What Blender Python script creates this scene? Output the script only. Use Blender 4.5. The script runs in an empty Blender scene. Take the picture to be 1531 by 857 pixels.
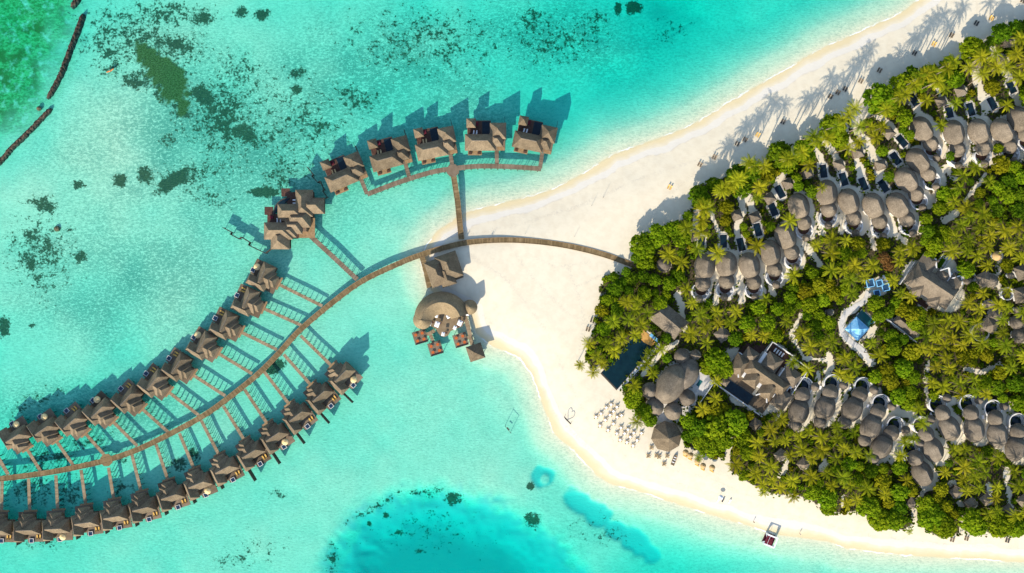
import bpy, bmesh, math, random
import numpy as np
from mathutils import Vector, Matrix
random.seed(7)
R = math.radians
SC = bpy.context.scene
COL = SC.collection
H = 330.0          # drone altitude in metres
S = 0.3            # metres of ground per photo pixel (photo 1531 wide)

def P(px, py, z=0.0):
    k = S * (H - z) / H
    return Vector(((px - 765.5) * k, (428.5 - py) * k, z))
def to_px(x, y, z=0.0):
    k = S * (H - z) / H
    return x / k + 765.5, 428.5 - y / k
def hd(dx, dy):            # heading of a photo direction, as a world angle
    return math.atan2(-dy, dx)

# ------------------------------------------------------------------ materials
def new_mat(name):
    m = bpy.data.materials.new(name); m.use_nodes = True
    nt = m.node_tree; nt.nodes.clear()
    return m, nt, nt.nodes, nt.links
def N(ns, t, **kw):
    n = ns.new(t)
    for k, v in kw.items(): setattr(n, k, v)
    return n
def rgb(c): return (c[0], c[1], c[2], 1.0)

def mat_simple(name, c1, c2=None, scale=1.2, rough=0.85, detail=4, bump=0.0, stretch=None, rnd=0.0, spec=0.25, pos=(0.35, 0.65), stain=0.0):
    m, nt, ns, L = new_mat(name)
    out = N(ns, 'ShaderNodeOutputMaterial'); b = N(ns, 'ShaderNodeBsdfPrincipled')
    b.inputs['Roughness'].default_value = rough
    b.inputs['Specular IOR Level'].default_value = spec
    L.new(b.outputs[0], out.inputs[0])
    if c2 is None:
        b.inputs['Base Color'].default_value = rgb(c1); return m
    tc = N(ns, 'ShaderNodeTexCoord'); oi = N(ns, 'ShaderNodeObjectInfo')
    add = N(ns, 'ShaderNodeVectorMath', operation='ADD'); mul = N(ns, 'ShaderNodeMath', operation='MULTIPLY')
    mul.inputs[1].default_value = 57.0
    L.new(oi.outputs['Random'], mul.inputs[0]); L.new(tc.outputs['Object'], add.inputs[0]); L.new(mul.outputs[0], add.inputs[1])
    vec = add.outputs[0]
    if stretch:
        mp = N(ns, 'ShaderNodeMapping'); mp.inputs['Scale'].default_value = stretch
        L.new(vec, mp.inputs[0]); vec = mp.outputs[0]
    no = N(ns, 'ShaderNodeTexNoise'); no.inputs['Scale'].default_value = scale; no.inputs['Detail'].default_value = detail
    L.new(vec, no.inputs['Vector'])
    cr = N(ns, 'ShaderNodeValToRGB'); e = cr.color_ramp.elements
    e[0].position, e[1].position = pos
    e[0].color = rgb(c1); e[1].color = rgb(c2)
    L.new(no.outputs[0], cr.inputs[0]); col = cr.outputs[0]
    if stain:
        n2 = N(ns, 'ShaderNodeTexNoise'); n2.inputs['Scale'].default_value = .38; n2.inputs['Detail'].default_value = 6; n2.inputs['Roughness'].default_value = .65
        L.new(add.outputs[0], n2.inputs['Vector'])
        m2 = N(ns, 'ShaderNodeMapRange'); m2.inputs['From Min'].default_value = .34; m2.inputs['From Max'].default_value = .66
        m2.inputs['To Min'].default_value = 1 - stain; m2.inputs['To Max'].default_value = 1 + stain * .5
        L.new(n2.outputs[0], m2.inputs[0]); h2 = N(ns, 'ShaderNodeHueSaturation'); L.new(m2.outputs[0], h2.inputs['Value']); L.new(col, h2.inputs['Color']); col = h2.outputs[0]
    if rnd:
        hs = N(ns, 'ShaderNodeHueSaturation'); mr = N(ns, 'ShaderNodeMapRange')
        mr.inputs['To Min'].default_value = 1 - rnd; mr.inputs['To Max'].default_value = 1 + rnd
        L.new(oi.outputs['Random'], mr.inputs[0]); L.new(mr.outputs[0], hs.inputs['Value']); L.new(col, hs.inputs['Color'])
        col = hs.outputs[0]
    L.new(col, b.inputs['Base Color'])
    if bump:
        bp = N(ns, 'ShaderNodeBump'); bp.inputs['Strength'].default_value = bump; bp.inputs['Distance'].default_value = 0.25
        L.new(no.outputs[0], bp.inputs['Height']); L.new(bp.outputs[0], b.inputs['Normal'])
    return m

def mat_leaf(name, c1, c2, rnd=0.25, hue=0.02):
    m, nt, ns, L = new_mat(name)
    out = N(ns, 'ShaderNodeOutputMaterial'); d = N(ns, 'ShaderNodeBsdfDiffuse'); t = N(ns, 'ShaderNodeBsdfTranslucent')
    mx = N(ns, 'ShaderNodeMixShader'); mx.inputs[0].default_value = 0.38
    at = N(ns, 'ShaderNodeAttribute', attribute_name='tone'); oi = N(ns, 'ShaderNodeObjectInfo')
    cm = N(ns, 'ShaderNodeMix', data_type='RGBA'); cm.inputs[6].default_value = rgb(c1); cm.inputs[7].default_value = rgb(c2)
    L.new(at.outputs['Fac'], cm.inputs[0])
    hs = N(ns, 'ShaderNodeHueSaturation'); mr = N(ns, 'ShaderNodeMapRange')
    mr.inputs['To Min'].default_value = 1 - rnd; mr.inputs['To Max'].default_value = 1 + rnd
    L.new(oi.outputs['Random'], mr.inputs[0]); L.new(mr.outputs[0], hs.inputs['Value'])
    mr2 = N(ns, 'ShaderNodeMapRange'); mr2.inputs['To Min'].default_value = 0.5 - hue; mr2.inputs['To Max'].default_value = 0.5 + hue
    m3 = N(ns, 'ShaderNodeMath', operation='MULTIPLY'); m3.inputs[1].default_value = 7.31
    m4 = N(ns, 'ShaderNodeMath', operation='FRACT')
    L.new(oi.outputs['Random'], m3.inputs[0]); L.new(m3.outputs[0], m4.inputs[0]); L.new(m4.outputs[0], mr2.inputs[0])
    L.new(mr2.outputs[0], hs.inputs['Hue']); L.new(cm.outputs[2], hs.inputs['Color'])
    L.new(hs.outputs[0], d.inputs[0]); L.new(hs.outputs[0], t.inputs[0])
    L.new(d.outputs[0], mx.inputs[1]); L.new(t.outputs[0], mx.inputs[2]); L.new(mx.outputs[0], out.inputs[0])
    return m

def mat_planks(name, c1, c2, c3):
    m, nt, ns, L = new_mat(name)
    out = N(ns, 'ShaderNodeOutputMaterial'); b = N(ns, 'ShaderNodeBsdfPrincipled'); b.inputs['Roughness'].default_value = .9; b.inputs['Specular IOR Level'].default_value = .1
    L.new(b.outputs[0], out.inputs[0])
    at = N(ns, 'ShaderNodeAttribute', attribute_name='along'); oi = N(ns, 'ShaderNodeObjectInfo')
    def mth(op, a, v=None):
        t = N(ns, 'ShaderNodeMath', operation=op)
        for i, q in enumerate((a, v)):
            if q is None: continue
            if isinstance(q, (int, float)): t.inputs[i].default_value = q
            else: L.new(q, t.inputs[i])
        return t.outputs[0]
    al = mth('ADD', at.outputs['Fac'], mth('MULTIPLY', oi.outputs['Random'], 300.0))
    def white(w):
        cv = N(ns, 'ShaderNodeCombineXYZ'); L.new(mth('FLOOR', mth('MULTIPLY', al, 1 / w)), cv.inputs[0])
        wn = N(ns, 'ShaderNodeTexWhiteNoise', noise_dimensions='3D'); L.new(cv.outputs[0], wn.inputs['Vector']); return wn.outputs[0]
    v = mth('ADD', mth('MULTIPLY', white(.55), .5), mth('MULTIPLY', white(2.6), .2))
    tc = N(ns, 'ShaderNodeTexCoord'); no = N(ns, 'ShaderNodeTexNoise'); no.inputs['Scale'].default_value = .5; no.inputs['Detail'].default_value = 7; L.new(tc.outputs['Object'], no.inputs['Vector'])
    v = mth('ADD', mth('MULTIPLY', v, .75), mth('MULTIPLY', mth('SUBTRACT', no.outputs[0], .3), .75))
    cr = N(ns, 'ShaderNodeValToRGB'); e = cr.color_ramp.elements; e[0].position, e[1].position = .2, .85; e[0].color = rgb(c1); e[1].color = rgb(c3)
    q = e.new(.52); q.color = rgb(c2); L.new(v, cr.inputs[0])
    gap = N(ns, 'ShaderNodeMapRange'); gap.inputs['From Min'].default_value = .90; gap.inputs['From Max'].default_value = .97; gap.inputs['To Max'].default_value = .3
    L.new(mth('FRACT', mth('MULTIPLY', al, 1 / 1.3)), gap.inputs[0])
    mx = N(ns, 'ShaderNodeMix', data_type='RGBA'); L.new(gap.outputs[0], mx.inputs[0]); L.new(cr.outputs[0], mx.inputs[6]); mx.inputs[7].default_value = rgb((.05, .035, .02))
    L.new(mx.outputs[2], b.inputs['Base Color']); return m
M = {}
M['shingle'] = mat_simple('weathered_shingle', (.105, .080, .052), (.250, .190, .120), 2.6, .95, 8, .16, stain=.28, rnd=.17, spec=.1, pos=(.25,.75))
M['thatch'] = mat_simple('grey_thatch', (.094, .077, .057), (.255, .208, .150), 2.4, .97, 8, .2, stain=.28, rnd=.15, spec=.08, pos=(.2,.8))
M['thatch_dark'] = mat_simple('dark_thatch', (.088, .074, .058), (.225, .187, .140), 2.4, .97, 8, .2, stain=.28, rnd=.15, spec=.08, pos=(.2,.8))
M['shingle_tan'] = mat_simple('sunlit_tan_shingle', (.150, .112, .064), (.305, .230, .135), 2.6, .95, 8, .12, stain=.18, spec=.1, pos=(.25, .75))  # paler shingle copy; sunlit inner slope of the crescent put into its colour
M['ridge'] = mat_simple('ridge_cap', (.12, .10, .08), (.18, .15, .12), 3, .9)
M['slate'] = mat_simple('grey_roof_shingle', (.110, .088, .062), (.235, .190, .136), 2.4, .95, 8, .16, stain=.25, rnd=.08, spec=.1, pos=(.25,.75))
M['straw'] = mat_simple('straw', (.38, .25, .10), (.52, .36, .17), 6, .95, 4, .5)
M['jetty'] = mat_planks('jetty_planks', (.125, .085, .040), (.200, .138, .066), (.29, .205, .11))
M['wood_pale'] = mat_planks('pale_planks', (.195, .142, .083), (.285, .213, .130), (.38, .29, .185))
M['wood_warm'] = mat_simple('warm_planks', (.235, .150, .070), (.33, .215, .110), 1.2, .8, 5, .2)
M['wood_dark'] = mat_simple('dark_deck', (.055, .026, .018), (.10, .050, .034), 1.4, .75, 5, .2)
M['wood_brown'] = mat_planks('brown_timber', (.135, .100, .066), (.195, .148, .102), (.26, .20, .14))
M['pile'] = mat_simple('pile_timber', (.05, .04, .03), (.09, .07, .05), 2, .9)
M['wall'] = mat_simple('timber_wall', (.16, .10, .06), (.22, .15, .09), 2, .85, stretch=(1, 1, 6))
M['plaster'] = mat_simple('white_plaster', (.60, .58, .54), (.72, .70, .66), .7, .9, 6)
M['terrace'] = mat_simple('pale_terrace', (.50, .48, .44), (.64, .61, .56), .6, .9, 6)
M['white'] = mat_simple('white_cloth', (.78, .78, .78), (.84, .84, .83), 1.0, .8)
M['glass'] = mat_simple('window_glass', (.02, .025, .03), rough=.08, spec=.5)
M['pool'] = mat_simple('dark_pool_water', (.004, .012, .020), (.006, .02, .03), .5, .06, spec=.35)
M['pool_teal'] = mat_simple('teal_pool_water', (.0015, .013, .019), (.003, .020, .027), .4, .06, spec=.35)
M['pool_tile'] = mat_simple('turquoise_pool_water', (.015, .10, .11), (.025, .14, .14), .4, .06, spec=.35)
M['jacuzzi'] = mat_simple('jacuzzi_water', (.012, .03, .065), rough=.08, spec=.4)
M['rock'] = mat_simple('breakwater_rock', (.025, .018, .013), (.10, .07, .05), 1.1, .95, 8, .8)
M['boulder'] = mat_simple('algae_boulder', (.07, .07, .035), (.16, .14, .08), 1.2, .95, 6, .6)
M['orange_cloth'] = mat_simple('orange_cloth', (.38, .075, .018), (.50, .13, .03), 2, .85)
M['yellow_cloth'] = mat_simple('yellow_towel', (.62, .36, .07), (.70, .44, .12), 2, .85)
M['canvas'] = mat_simple('cream_canvas', (.62, .45, .20), (.74, .58, .31), 1.3, .9)
M['blue'] = mat_simple('blue_canvas', (.11, .36, .60), (.26, .53, .74), .8, .6, 6)
M['blue_dark'] = mat_simple('blue_netting', (.012, .045, .10), (.02, .07, .14), 1, .7)
M['red'] = mat_simple('dark_red_carpet', (.075, .008, .016), (.15, .018, .032), 1.4, .9, 5)
M['orange_paint'] = mat_simple('orange_hull', (.62, .22, .05), rough=.4)
M['skin'] = mat_simple('skin', (.32, .17, .10), rough=.6)
M['dark_cloth'] = mat_simple('dark_clothes', (.03, .03, .045), rough=.9)
M['grey_cloth'] = mat_simple('dark_cushion', (.045, .042, .040), (.07, .065, .06), 3, .9)
M['orange_floor'] = mat_simple('ochre_floor', (.42, .22, .05), (.55, .31, .09), .6, .85)
M['trunk'] = mat_simple('bark', (.17, .13, .09), (.27, .21, .15), 3, .95, 4, .3)
M['palm_yellow'] = mat_leaf('palm_frond_yellow', (.145, .165, .005), (.44, .415, .020), .20, .012)
M['palm_green'] = mat_leaf('palm_frond_green', (.085, .140, .005), (.31, .335, .015), .20, .012)
M['leaf_bright'] = mat_leaf('leaf_bright', (.078, .160, .004), (.265, .345, .012), .18, .015)
M['leaf_dark'] = mat_leaf('leaf_dark', (.040, .100, .004), (.165, .260, .010), .18, .012)
M['leaf_yellow'] = mat_leaf('leaf_yellow', (.14, .155, .004), (.31, .29, .013), .18, .012)
M['leaf_russet'] = mat_leaf('leaf_russet', (.14, .06, .02), (.22, .13, .04), .1, .01)
M['undergrowth'] = mat_leaf('undergrowth_leaf', (.032, .062, .004), (.135, .175, .010), .0, .0)

# ------------------------------------------------------------------ mesh builder
class MB:
    def __init__(s): s.v = []; s.f = []; s.tone = None; s.along = None
    def add(s, vs, fs):
        o = len(s.v); s.v += [tuple(v) for v in vs]; s.f += [tuple(i + o for i in f) for f in fs]; return s
    def box(s, cx, cy, z0, z1, sx, sy, rot=0.0):
        c, n = math.cos(rot), math.sin(rot); vs = []
        for z in (z0, z1):
            for dx, dy in ((-1, -1), (1, -1), (1, 1), (-1, 1)):
                x, y = dx * sx / 2, dy * sy / 2
                vs.append((cx + x * c - y * n, cy + x * n + y * c, z))
        return s.add(vs, [(3, 2, 1, 0), (4, 5, 6, 7), (0, 1, 5, 4), (1, 2, 6, 5), (2, 3, 7, 6), (3, 0, 4, 7)])
    def rect(s, x0, x1, y0, y1, z0, z1): return s.box((x0 + x1) / 2, (y0 + y1) / 2, z0, z1, x1 - x0, y1 - y0)
    def prism(s, poly, z0, z1):
        n = len(poly); vs = [(p[0], p[1], z0) for p in poly] + [(p[0], p[1], z1) for p in poly]
        return s.add(vs, [tuple(range(n - 1, -1, -1)), tuple(range(n, 2 * n))] + [(i, (i + 1) % n, n + (i + 1) % n, n + i) for i in range(n)])
    def hip(s, x0, x1, y0, y1, ze, zr, axis=None, inset=None, th=0.3, cx=0, cy=0, rot=0.0):
        # hipped roof slab with real eave thickness
        if axis is None: axis = 'x' if (x1 - x0) >= (y1 - y0) else 'y'
        xm, ym = (x0 + x1) / 2, (y0 + y1) / 2
        if axis == 'x':
            i = inset if inset is not None else (y1 - y0) / 2
            i = min(i, (x1 - x0) / 2 - .02); a, b = (x0 + i, ym, zr), (x1 - i, ym, zr)
            fs = [(4, 5, 9, 8), (5, 6, 9), (6, 7, 8, 9), (7, 4, 8)]
        else:
            i = inset if inset is not None else (x1 - x0) / 2
            i = min(i, (y1 - y0) / 2 - .02); a, b = (xm, y0 + i, zr), (xm, y1 - i, zr)
            fs = [(4, 5, 8), (5, 6, 9, 8), (6, 7, 9), (7, 4, 8, 9)]
        e = [(x0, y0), (x1, y0), (x1, y1), (x0, y1)]
        vs = [(p[0], p[1], ze - th) for p in e] + [(p[0], p[1], ze) for p in e] + [a, b]
        fs = fs + [(3, 2, 1, 0), (0, 1, 5, 4), (1, 2, 6, 5), (2, 3, 7, 6), (3, 0, 4, 7)]
        if rot or cx or cy:
            c, n = math.cos(rot), math.sin(rot)
            vs = [(cx + x * c - y * n, cy + x * n + y * c, z) for x, y, z in vs]
        return s.add(vs, fs)
    def pyramid(s, cx, cy, w, d, ze, zr, rot=0.0, th=0.22):
        return s.hip(-w / 2, w / 2, -d / 2, d / 2, ze, zr, None, min(w, d) / 2 - .03, th, cx, cy, rot)
    def hull(s, a, b, ridge, ze, h, cx=0, cy=0, rot=0.0, n=40, k=7, pw=1.6, egg=0.0, th=.35):
        c, sn = math.cos(rot), math.sin(rot); vs = []; fs = []
        for j in range(k + 1):
            t = (j / k)
            for i in range(n):
                ph = 2 * math.pi * i / n
                ox, oy = a * math.cos(ph), b * math.sin(ph) * (1 - egg * math.cos(ph))
                rx = max(-ridge, min(ridge, ox))
                x, y = rx + (ox - rx) * t, oy * t
                z = ze + h * (1 - t ** pw)
                vs.append((cx + x * c - y * sn, cy + x * sn + y * c, z))
        for i in range(n):
            x, y, z = vs[k * n + i]; vs.append((x, y, ze - th))
        for j in range(k + 1):
            for i in range(n):
                p, q = j * n + i, j * n + (i + 1) % n
                fs.append((p, q, q + n, p + n) if j else (p, p + n, q + n, q))
        fs = [(f if len(set(f)) == 4 else f) for f in fs]
        fs.append(tuple((k + 1) * n + i for i in range(n)))
        return s.add(vs, fs)
    def cone(s, cx, cy, r, ze, zr, n=24, pw=1.25, k=5, th=.22):
        return s.hull(r, r, .01, ze, zr - ze, cx, cy, 0, n, k, pw, 0, th)
    def disc(s, cx, cy, r, z0, z1, n=28, a0=0, a1=2 * math.pi):
        return s.prism([(cx + r * math.cos(a0 + (a1 - a0) * i / n), cy + r * math.sin(a0 + (a1 - a0) * i / n)) for i in range(n if a1 - a0 > 6.2 else n + 1)], z0, z1)
    def ring(s, cx, cy, r0, r1, z0, z1, a0=0, a1=2 * math.pi, n=28):
        vs = []; fs = []
        for i in range(n + 1):
            a = a0 + (a1 - a0) * i / n; c, q = math.cos(a), math.sin(a)
            vs += [(cx + r0 * c, cy + r0 * q, z0), (cx + r1 * c, cy + r1 * q, z0), (cx + r1 * c, cy + r1 * q, z1), (cx + r0 * c, cy + r0 * q, z1)]
        for i in range(n):
            o = 4 * i
            for j in range(4): fs.append((o + j, o + 4 + j, o + 4 + (j + 1) % 4, o + (j + 1) % 4))
        fs += [(0, 3, 2, 1), (4 * n, 4 * n + 1, 4 * n + 2, 4 * n + 3)]
        return s.add(vs, fs)
    def tube(s, pts, r, n=7, r1=None):
        pts = [Vector(p) for p in pts]; vs = []; fs = []; m = len(pts)
        for i, p in enumerate(pts):
            d = (pts[min(i + 1, m - 1)] - pts[max(i - 1, 0)]).normalized()
            u = d.orthogonal().normalized() if abs(d.z) > .9 else d.cross(Vector((0, 0, 1))).normalized()
            w = d.cross(u); rr = r if r1 is None else r + (r1 - r) * i / (m - 1)
            for j in range(n):
                a = 2 * math.pi * j / n; vs.append(p + (u * math.cos(a) + w * math.sin(a)) * rr)
        for i in range(m - 1):
            for j in range(n): fs.append((i * n + j, i * n + (j + 1) % n, (i + 1) * n + (j + 1) % n, (i + 1) * n + j))
        fs += [tuple(range(n - 1, -1, -1)), tuple((m - 1) * n + j for j in range(n))]
        return s.add(vs, fs)
    def ribbon(s, pts, w, z0, z1):      # closed deck slab along a polyline
        n = len(pts); L_, R_ = [], []
        for i in range(n):
            a, b = Vector(pts[max(i - 1, 0)]).xy, Vector(pts[min(i + 1, n - 1)]).xy
            d = (b - a).normalized(); q = Vector((-d.y, d.x)); p = Vector(pts[i]).xy
            L_.append(p + q * w / 2); R_.append(p - q * w / 2)
        vs = []; fs = []; s.along = [0.0] * len(s.v); acc = 0.0
        for i in range(n):
            if i: acc += (Vector(pts[i]).xy - Vector(pts[i - 1]).xy).length
            s.along += [acc] * 4
            vs += [(L_[i].x, L_[i].y, z0), (R_[i].x, R_[i].y, z0), (R_[i].x, R_[i].y, z1), (L_[i].x, L_[i].y, z1)]
        for i in range(n - 1):
            o = 4 * i
            for j in range(4): fs.append((o + j, o + (j + 1) % 4, o + 4 + (j + 1) % 4, o + 4 + j))
        fs += [(3, 2, 1, 0), (4 * n - 4, 4 * n - 3, 4 * n - 2, 4 * n - 1)]
        return s.add(vs, fs)
    def mirror(s): s.v = [(x, -y, z) for x, y, z in s.v]; return s
    def mesh(s, name, m, smooth=False, fix=True):
        me = bpy.data.meshes.new(name); me.from_pydata(s.v, [], s.f)
        if fix:
            bm = bmesh.new(); bm.from_mesh(me)
            bmesh.ops.recalc_face_normals(bm, faces=bm.faces); bm.to_mesh(me); bm.free()
        if s.along is not None:
            at = me.attributes.new('along', 'FLOAT', 'POINT'); at.data.foreach_set('value', (s.along + [0.0] * len(s.v))[:len(s.v)])
        if s.tone is not None:
            at = me.attributes.new('tone', 'FLOAT', 'FACE'); at.data.foreach_set('value', s.tone)
        me.materials.append(M[m] if isinstance(m, str) else m)
        if smooth: me.polygons.foreach_set('use_smooth', [True] * len(me.polygons))
        me.update(); return me
    def build(s, name, m, parent=None, smooth=False, fix=True):
        o = bpy.data.objects.new(name, s.mesh(name, m, smooth, fix)); COL.objects.link(o)
        if parent is not None: o.parent = parent
        return o

def tag(o, label=None, cat=None, group=None, kind=None):
    if label: o['label'] = label
    if cat: o['category'] = cat
    if group: o['group'] = group
    if kind: o['kind'] = kind
    return o
def thing(name, label, cat, loc=(0, 0, 0), rz=0.0, group=None):
    o = bpy.data.objects.new(name, None); COL.objects.link(o); o.empty_display_size = .5
    o.location = loc; o.rotation_euler = (0, 0, rz)
    return tag(o, label, cat, group)

def dup(o, loc=None, rz=None, label=None, parent=None, group=None, skip=()):
    c = o.copy(); COL.objects.link(c)
    if parent is not None: c.parent = parent
    if loc is not None: c.location = loc
    if rz is not None: c.rotation_euler = (0, 0, rz)
    if label: c['label'] = label
    if group: c['group'] = group
    for ch in o.children:
        if ch.name.split('.')[0] in skip: continue
        dup(ch, parent=c)
    return c
ORD = ['first', 'second', 'third', 'fourth', 'fifth', 'sixth', 'seventh', 'eighth', 'ninth', 'tenth', 'eleventh', 'twelfth',
       'thirteenth', 'fourteenth', 'fifteenth', 'sixteenth', 'seventeenth', 'eighteenth', 'nineteenth', 'twentieth']
LANDMARK = []            # (px, py, phrase)
OCC = []                 # (px, py, r) no tree crown over these
PATHS = []               # (list of px points, half width px)

# ------------------------------------------------------------------ shoreline and terrain
SHORE = [(1400, -25), (1374, 0), (1349, 18), (1321, 32), (1285, 48), (1251, 62), (1225, 75), (1190, 97), (1150, 120), (1105, 146), (1063, 171), (1039, 185),
         (1015, 197), (985, 209), (955, 219), (919, 230), (873, 260), (833, 280), (793, 294), (753, 305), (699, 318), (681, 328), (655, 346), (643, 360),
         (634, 376), (631, 397), (639, 425), (660, 452), (690, 462), (704, 470), (713, 498), (730, 514), (756, 524), (778, 536), (794, 558), (804, 582), (816, 618),
         (828, 646), (852, 666), (874, 690), (893, 710), (919, 725), (960, 736), (1017, 753), (1063, 770), (1121, 786), (1167, 798), (1240, 809), (1265, 820),
         (1315, 826), (1385, 831), (1445, 834), (1531, 839), (1640, 845), (3000, 860), (3000, -600), (1900, -400), (1550, -120)]
VEG = [(945, 395), (940, 370), (965, 345), (990, 335), (1015, 325), (1030, 305), (1030, 285), (1045, 272), (1062, 266), (1082, 262), (1090, 255), (1115, 242), (1140, 250),
       (1143, 225), (1160, 212), (1180, 214), (1205, 205), (1220, 215), (1225, 175), (1248, 168), (1268, 180), (1280, 185), (1292, 165), (1295, 140), (1310, 125), (1335, 125), (1355, 108),
       (1370, 100), (1390, 95), (1405, 98), (1410, 88), (1430, 85), (1437, 65), (1455, 54), (1470, 62), (1482, 48), (1500, 38), (1515, 32), (1531, 30), (1580, 5), (1700, -60), (2300, -200),
       (2300, 700), (1640, 800), (1531, 803), (1490, 806), (1460, 803), (1440, 800), (1425, 804), (1400, 806), (1370, 788), (1350, 798), (1310, 793), (1285, 768), (1250, 773),
       (1225, 768), (1210, 753), (1180, 743), (1150, 745), (1130, 733), (1100, 713), (1085, 708), (1083, 690), (1055, 688), (1040, 675), (1015, 668),
       (990, 640), (960, 636), (945, 620), (930, 600), (925, 585), (895, 552), (885, 560), (872, 543), (872, 520), (880, 500), (885, 480), (895, 450), (890, 430), (905, 410), (925, 404)]
def poly_sd(X, Y, poly):           # signed distance (inside positive), arrays in px
    X = X.astype(np.float32); Y = Y.astype(np.float32)
    d = np.full(X.shape, 1e12, np.float32); ins = np.zeros(X.shape, bool); n = len(poly)
    for i in range(n):
        x0, y0 = poly[i]; x1, y1 = poly[(i + 1) % n]; ex, ey = x1 - x0, y1 - y0
        t = np.clip(((X - x0) * ex + (Y - y0) * ey) / (ex * ex + ey * ey + 1e-9), 0, 1)
        d = np.minimum(d, (X - x0 - t * ex) ** 2 + (Y - y0 - t * ey) ** 2)
        if y0 != y1:
            c = ((y0 > Y) != (y1 > Y)) & (X < (x1 - x0) * (Y - y0) / (y1 - y0) + x0); ins ^= c
    return np.where(ins, np.sqrt(d), -np.sqrt(d))
def line_d(X, Y, pts):
    d = np.full(np.shape(X), 1e12)
    for (x0, y0), (x1, y1) in zip(pts[:-1], pts[1:]):
        ex, ey = x1 - x0, y1 - y0
        t = np.clip(((X - x0) * ex + (Y - y0) * ey) / (ex * ex + ey * ey + 1e-9), 0, 1)
        d = np.minimum(d, (X - x0 - t * ex) ** 2 + (Y - y0 - t * ey) ** 2)
    return np.sqrt(d)
def sm(a, b, x): t = np.clip((x - a) / (b - a), 0, 1); return t * t * (3 - 2 * t)
_rs = np.random.RandomState(3)
_lat = _rs.rand(256, 256)
def vnoise(X, Y, sc, off=0):       # lattice value noise on metre coords
    x = X / sc + off * 17.3 + 500; y = Y / sc + off * 9.7 + 500
    xi = np.floor(x).astype(int); yi = np.floor(y).astype(int); fx = x - xi; fy = y - yi
    fx = fx * fx * (3 - 2 * fx); fy = fy * fy * (3 - 2 * fy)
    g = lambda a, b: _lat[a % 256, b % 256]
    return (g(xi, yi) * (1 - fx) + g(xi + 1, yi) * fx) * (1 - fy) + (g(xi, yi + 1) * (1 - fx) + g(xi + 1, yi + 1) * fx) * fy

DEPTH = [(250, 300, 1.25), (330, 230, 1.4), (100, 330, .95), (170, 200, .75), (130, 240, .75), (215, 215, 1.0), (60, 300, .95), (30, 100, 2.0), (60, 20, 2.0), (30, 200, 1.8), (0, 40, 2.4), (300, 60, 1.3), (450, 60, 1.6), (400, 150, 1.4), (560, 130, 1.6), (650, 60, 1.8),
         (750, 100, 2.3), (820, 130, 2.6), (860, 90, 2.9), (930, 140, 3.8), (965, 110, 3.6), (1000, 60, 3.8), (1010, 15, 5.6), (1060, 80, 3.2), (1100, 60, 3.2), (1200, 30, 2.8), (1150, 90, 2.2), (880, 180, 2.6), (940, 175, 3.8), (990, 160, 2.6),
         (860, 220, 1.3), (700, 180, 1.7), (600, 190, 1.6), (760, 280, .9), (600, 310, 1.0), (620, 350, .7), (450, 400, 1.1), (520, 470, 1.1), (600, 430, .95), (560, 600, 1.15), (620, 560, 1.15), (700, 600, 1.0), (760, 600, .85), (650, 680, 1.05), (740, 690, .95),
         (300, 790, 1.35), (150, 835, 1.45), (420, 800, 1.3), (450, 700, 1.15), (350, 740, 1.3), (40, 830, 1.7), (80, 720, 2.4), (20, 740, 2.5), (250, 690, 1.7), (350, 620, 1.25), (50, 650, 2.2), (20, 580, 1.7), (100, 520, 1.3), (250, 450, 1.15), (50, 430, 1.2), (180, 560, 1.7),
         (280, 500, 1.3), (400, 560, 1.2), (900, 790, 1.5), (1000, 790, 1.6), (1000, 845, 3.0), (1080, 835, 2.4), (1080, 800, 1.4), (1200, 845, 1.1), (1350, 850, .85), (1500, 855, .7), (940, 740, .8), (-300, 300, 2), (-300, 900, 3), (600, 1300, 5), (600, -500, 3), (1200, 1200, 3)]
LAGOON = [(485, 880), (492, 835), (505, 800), (530, 775), (570, 752), (610, 738), (650, 733), (690, 738), (730, 748), (770, 762), (800, 782), (825, 800), (850, 825), (880, 860), (900, 1100), (480, 1100)]
PITS = [(811, 714, 18, 15, .1, 2.6), (868, 752, 30, 15, .55, 3.2), (895, 772, 22, 17, .5, 3.2), (921, 795, 17, 14, .4, 3.0), (952, 812, 26, 18, .65, 3.2), (975, 832, 16, 14, .5, 3.0)]
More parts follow.
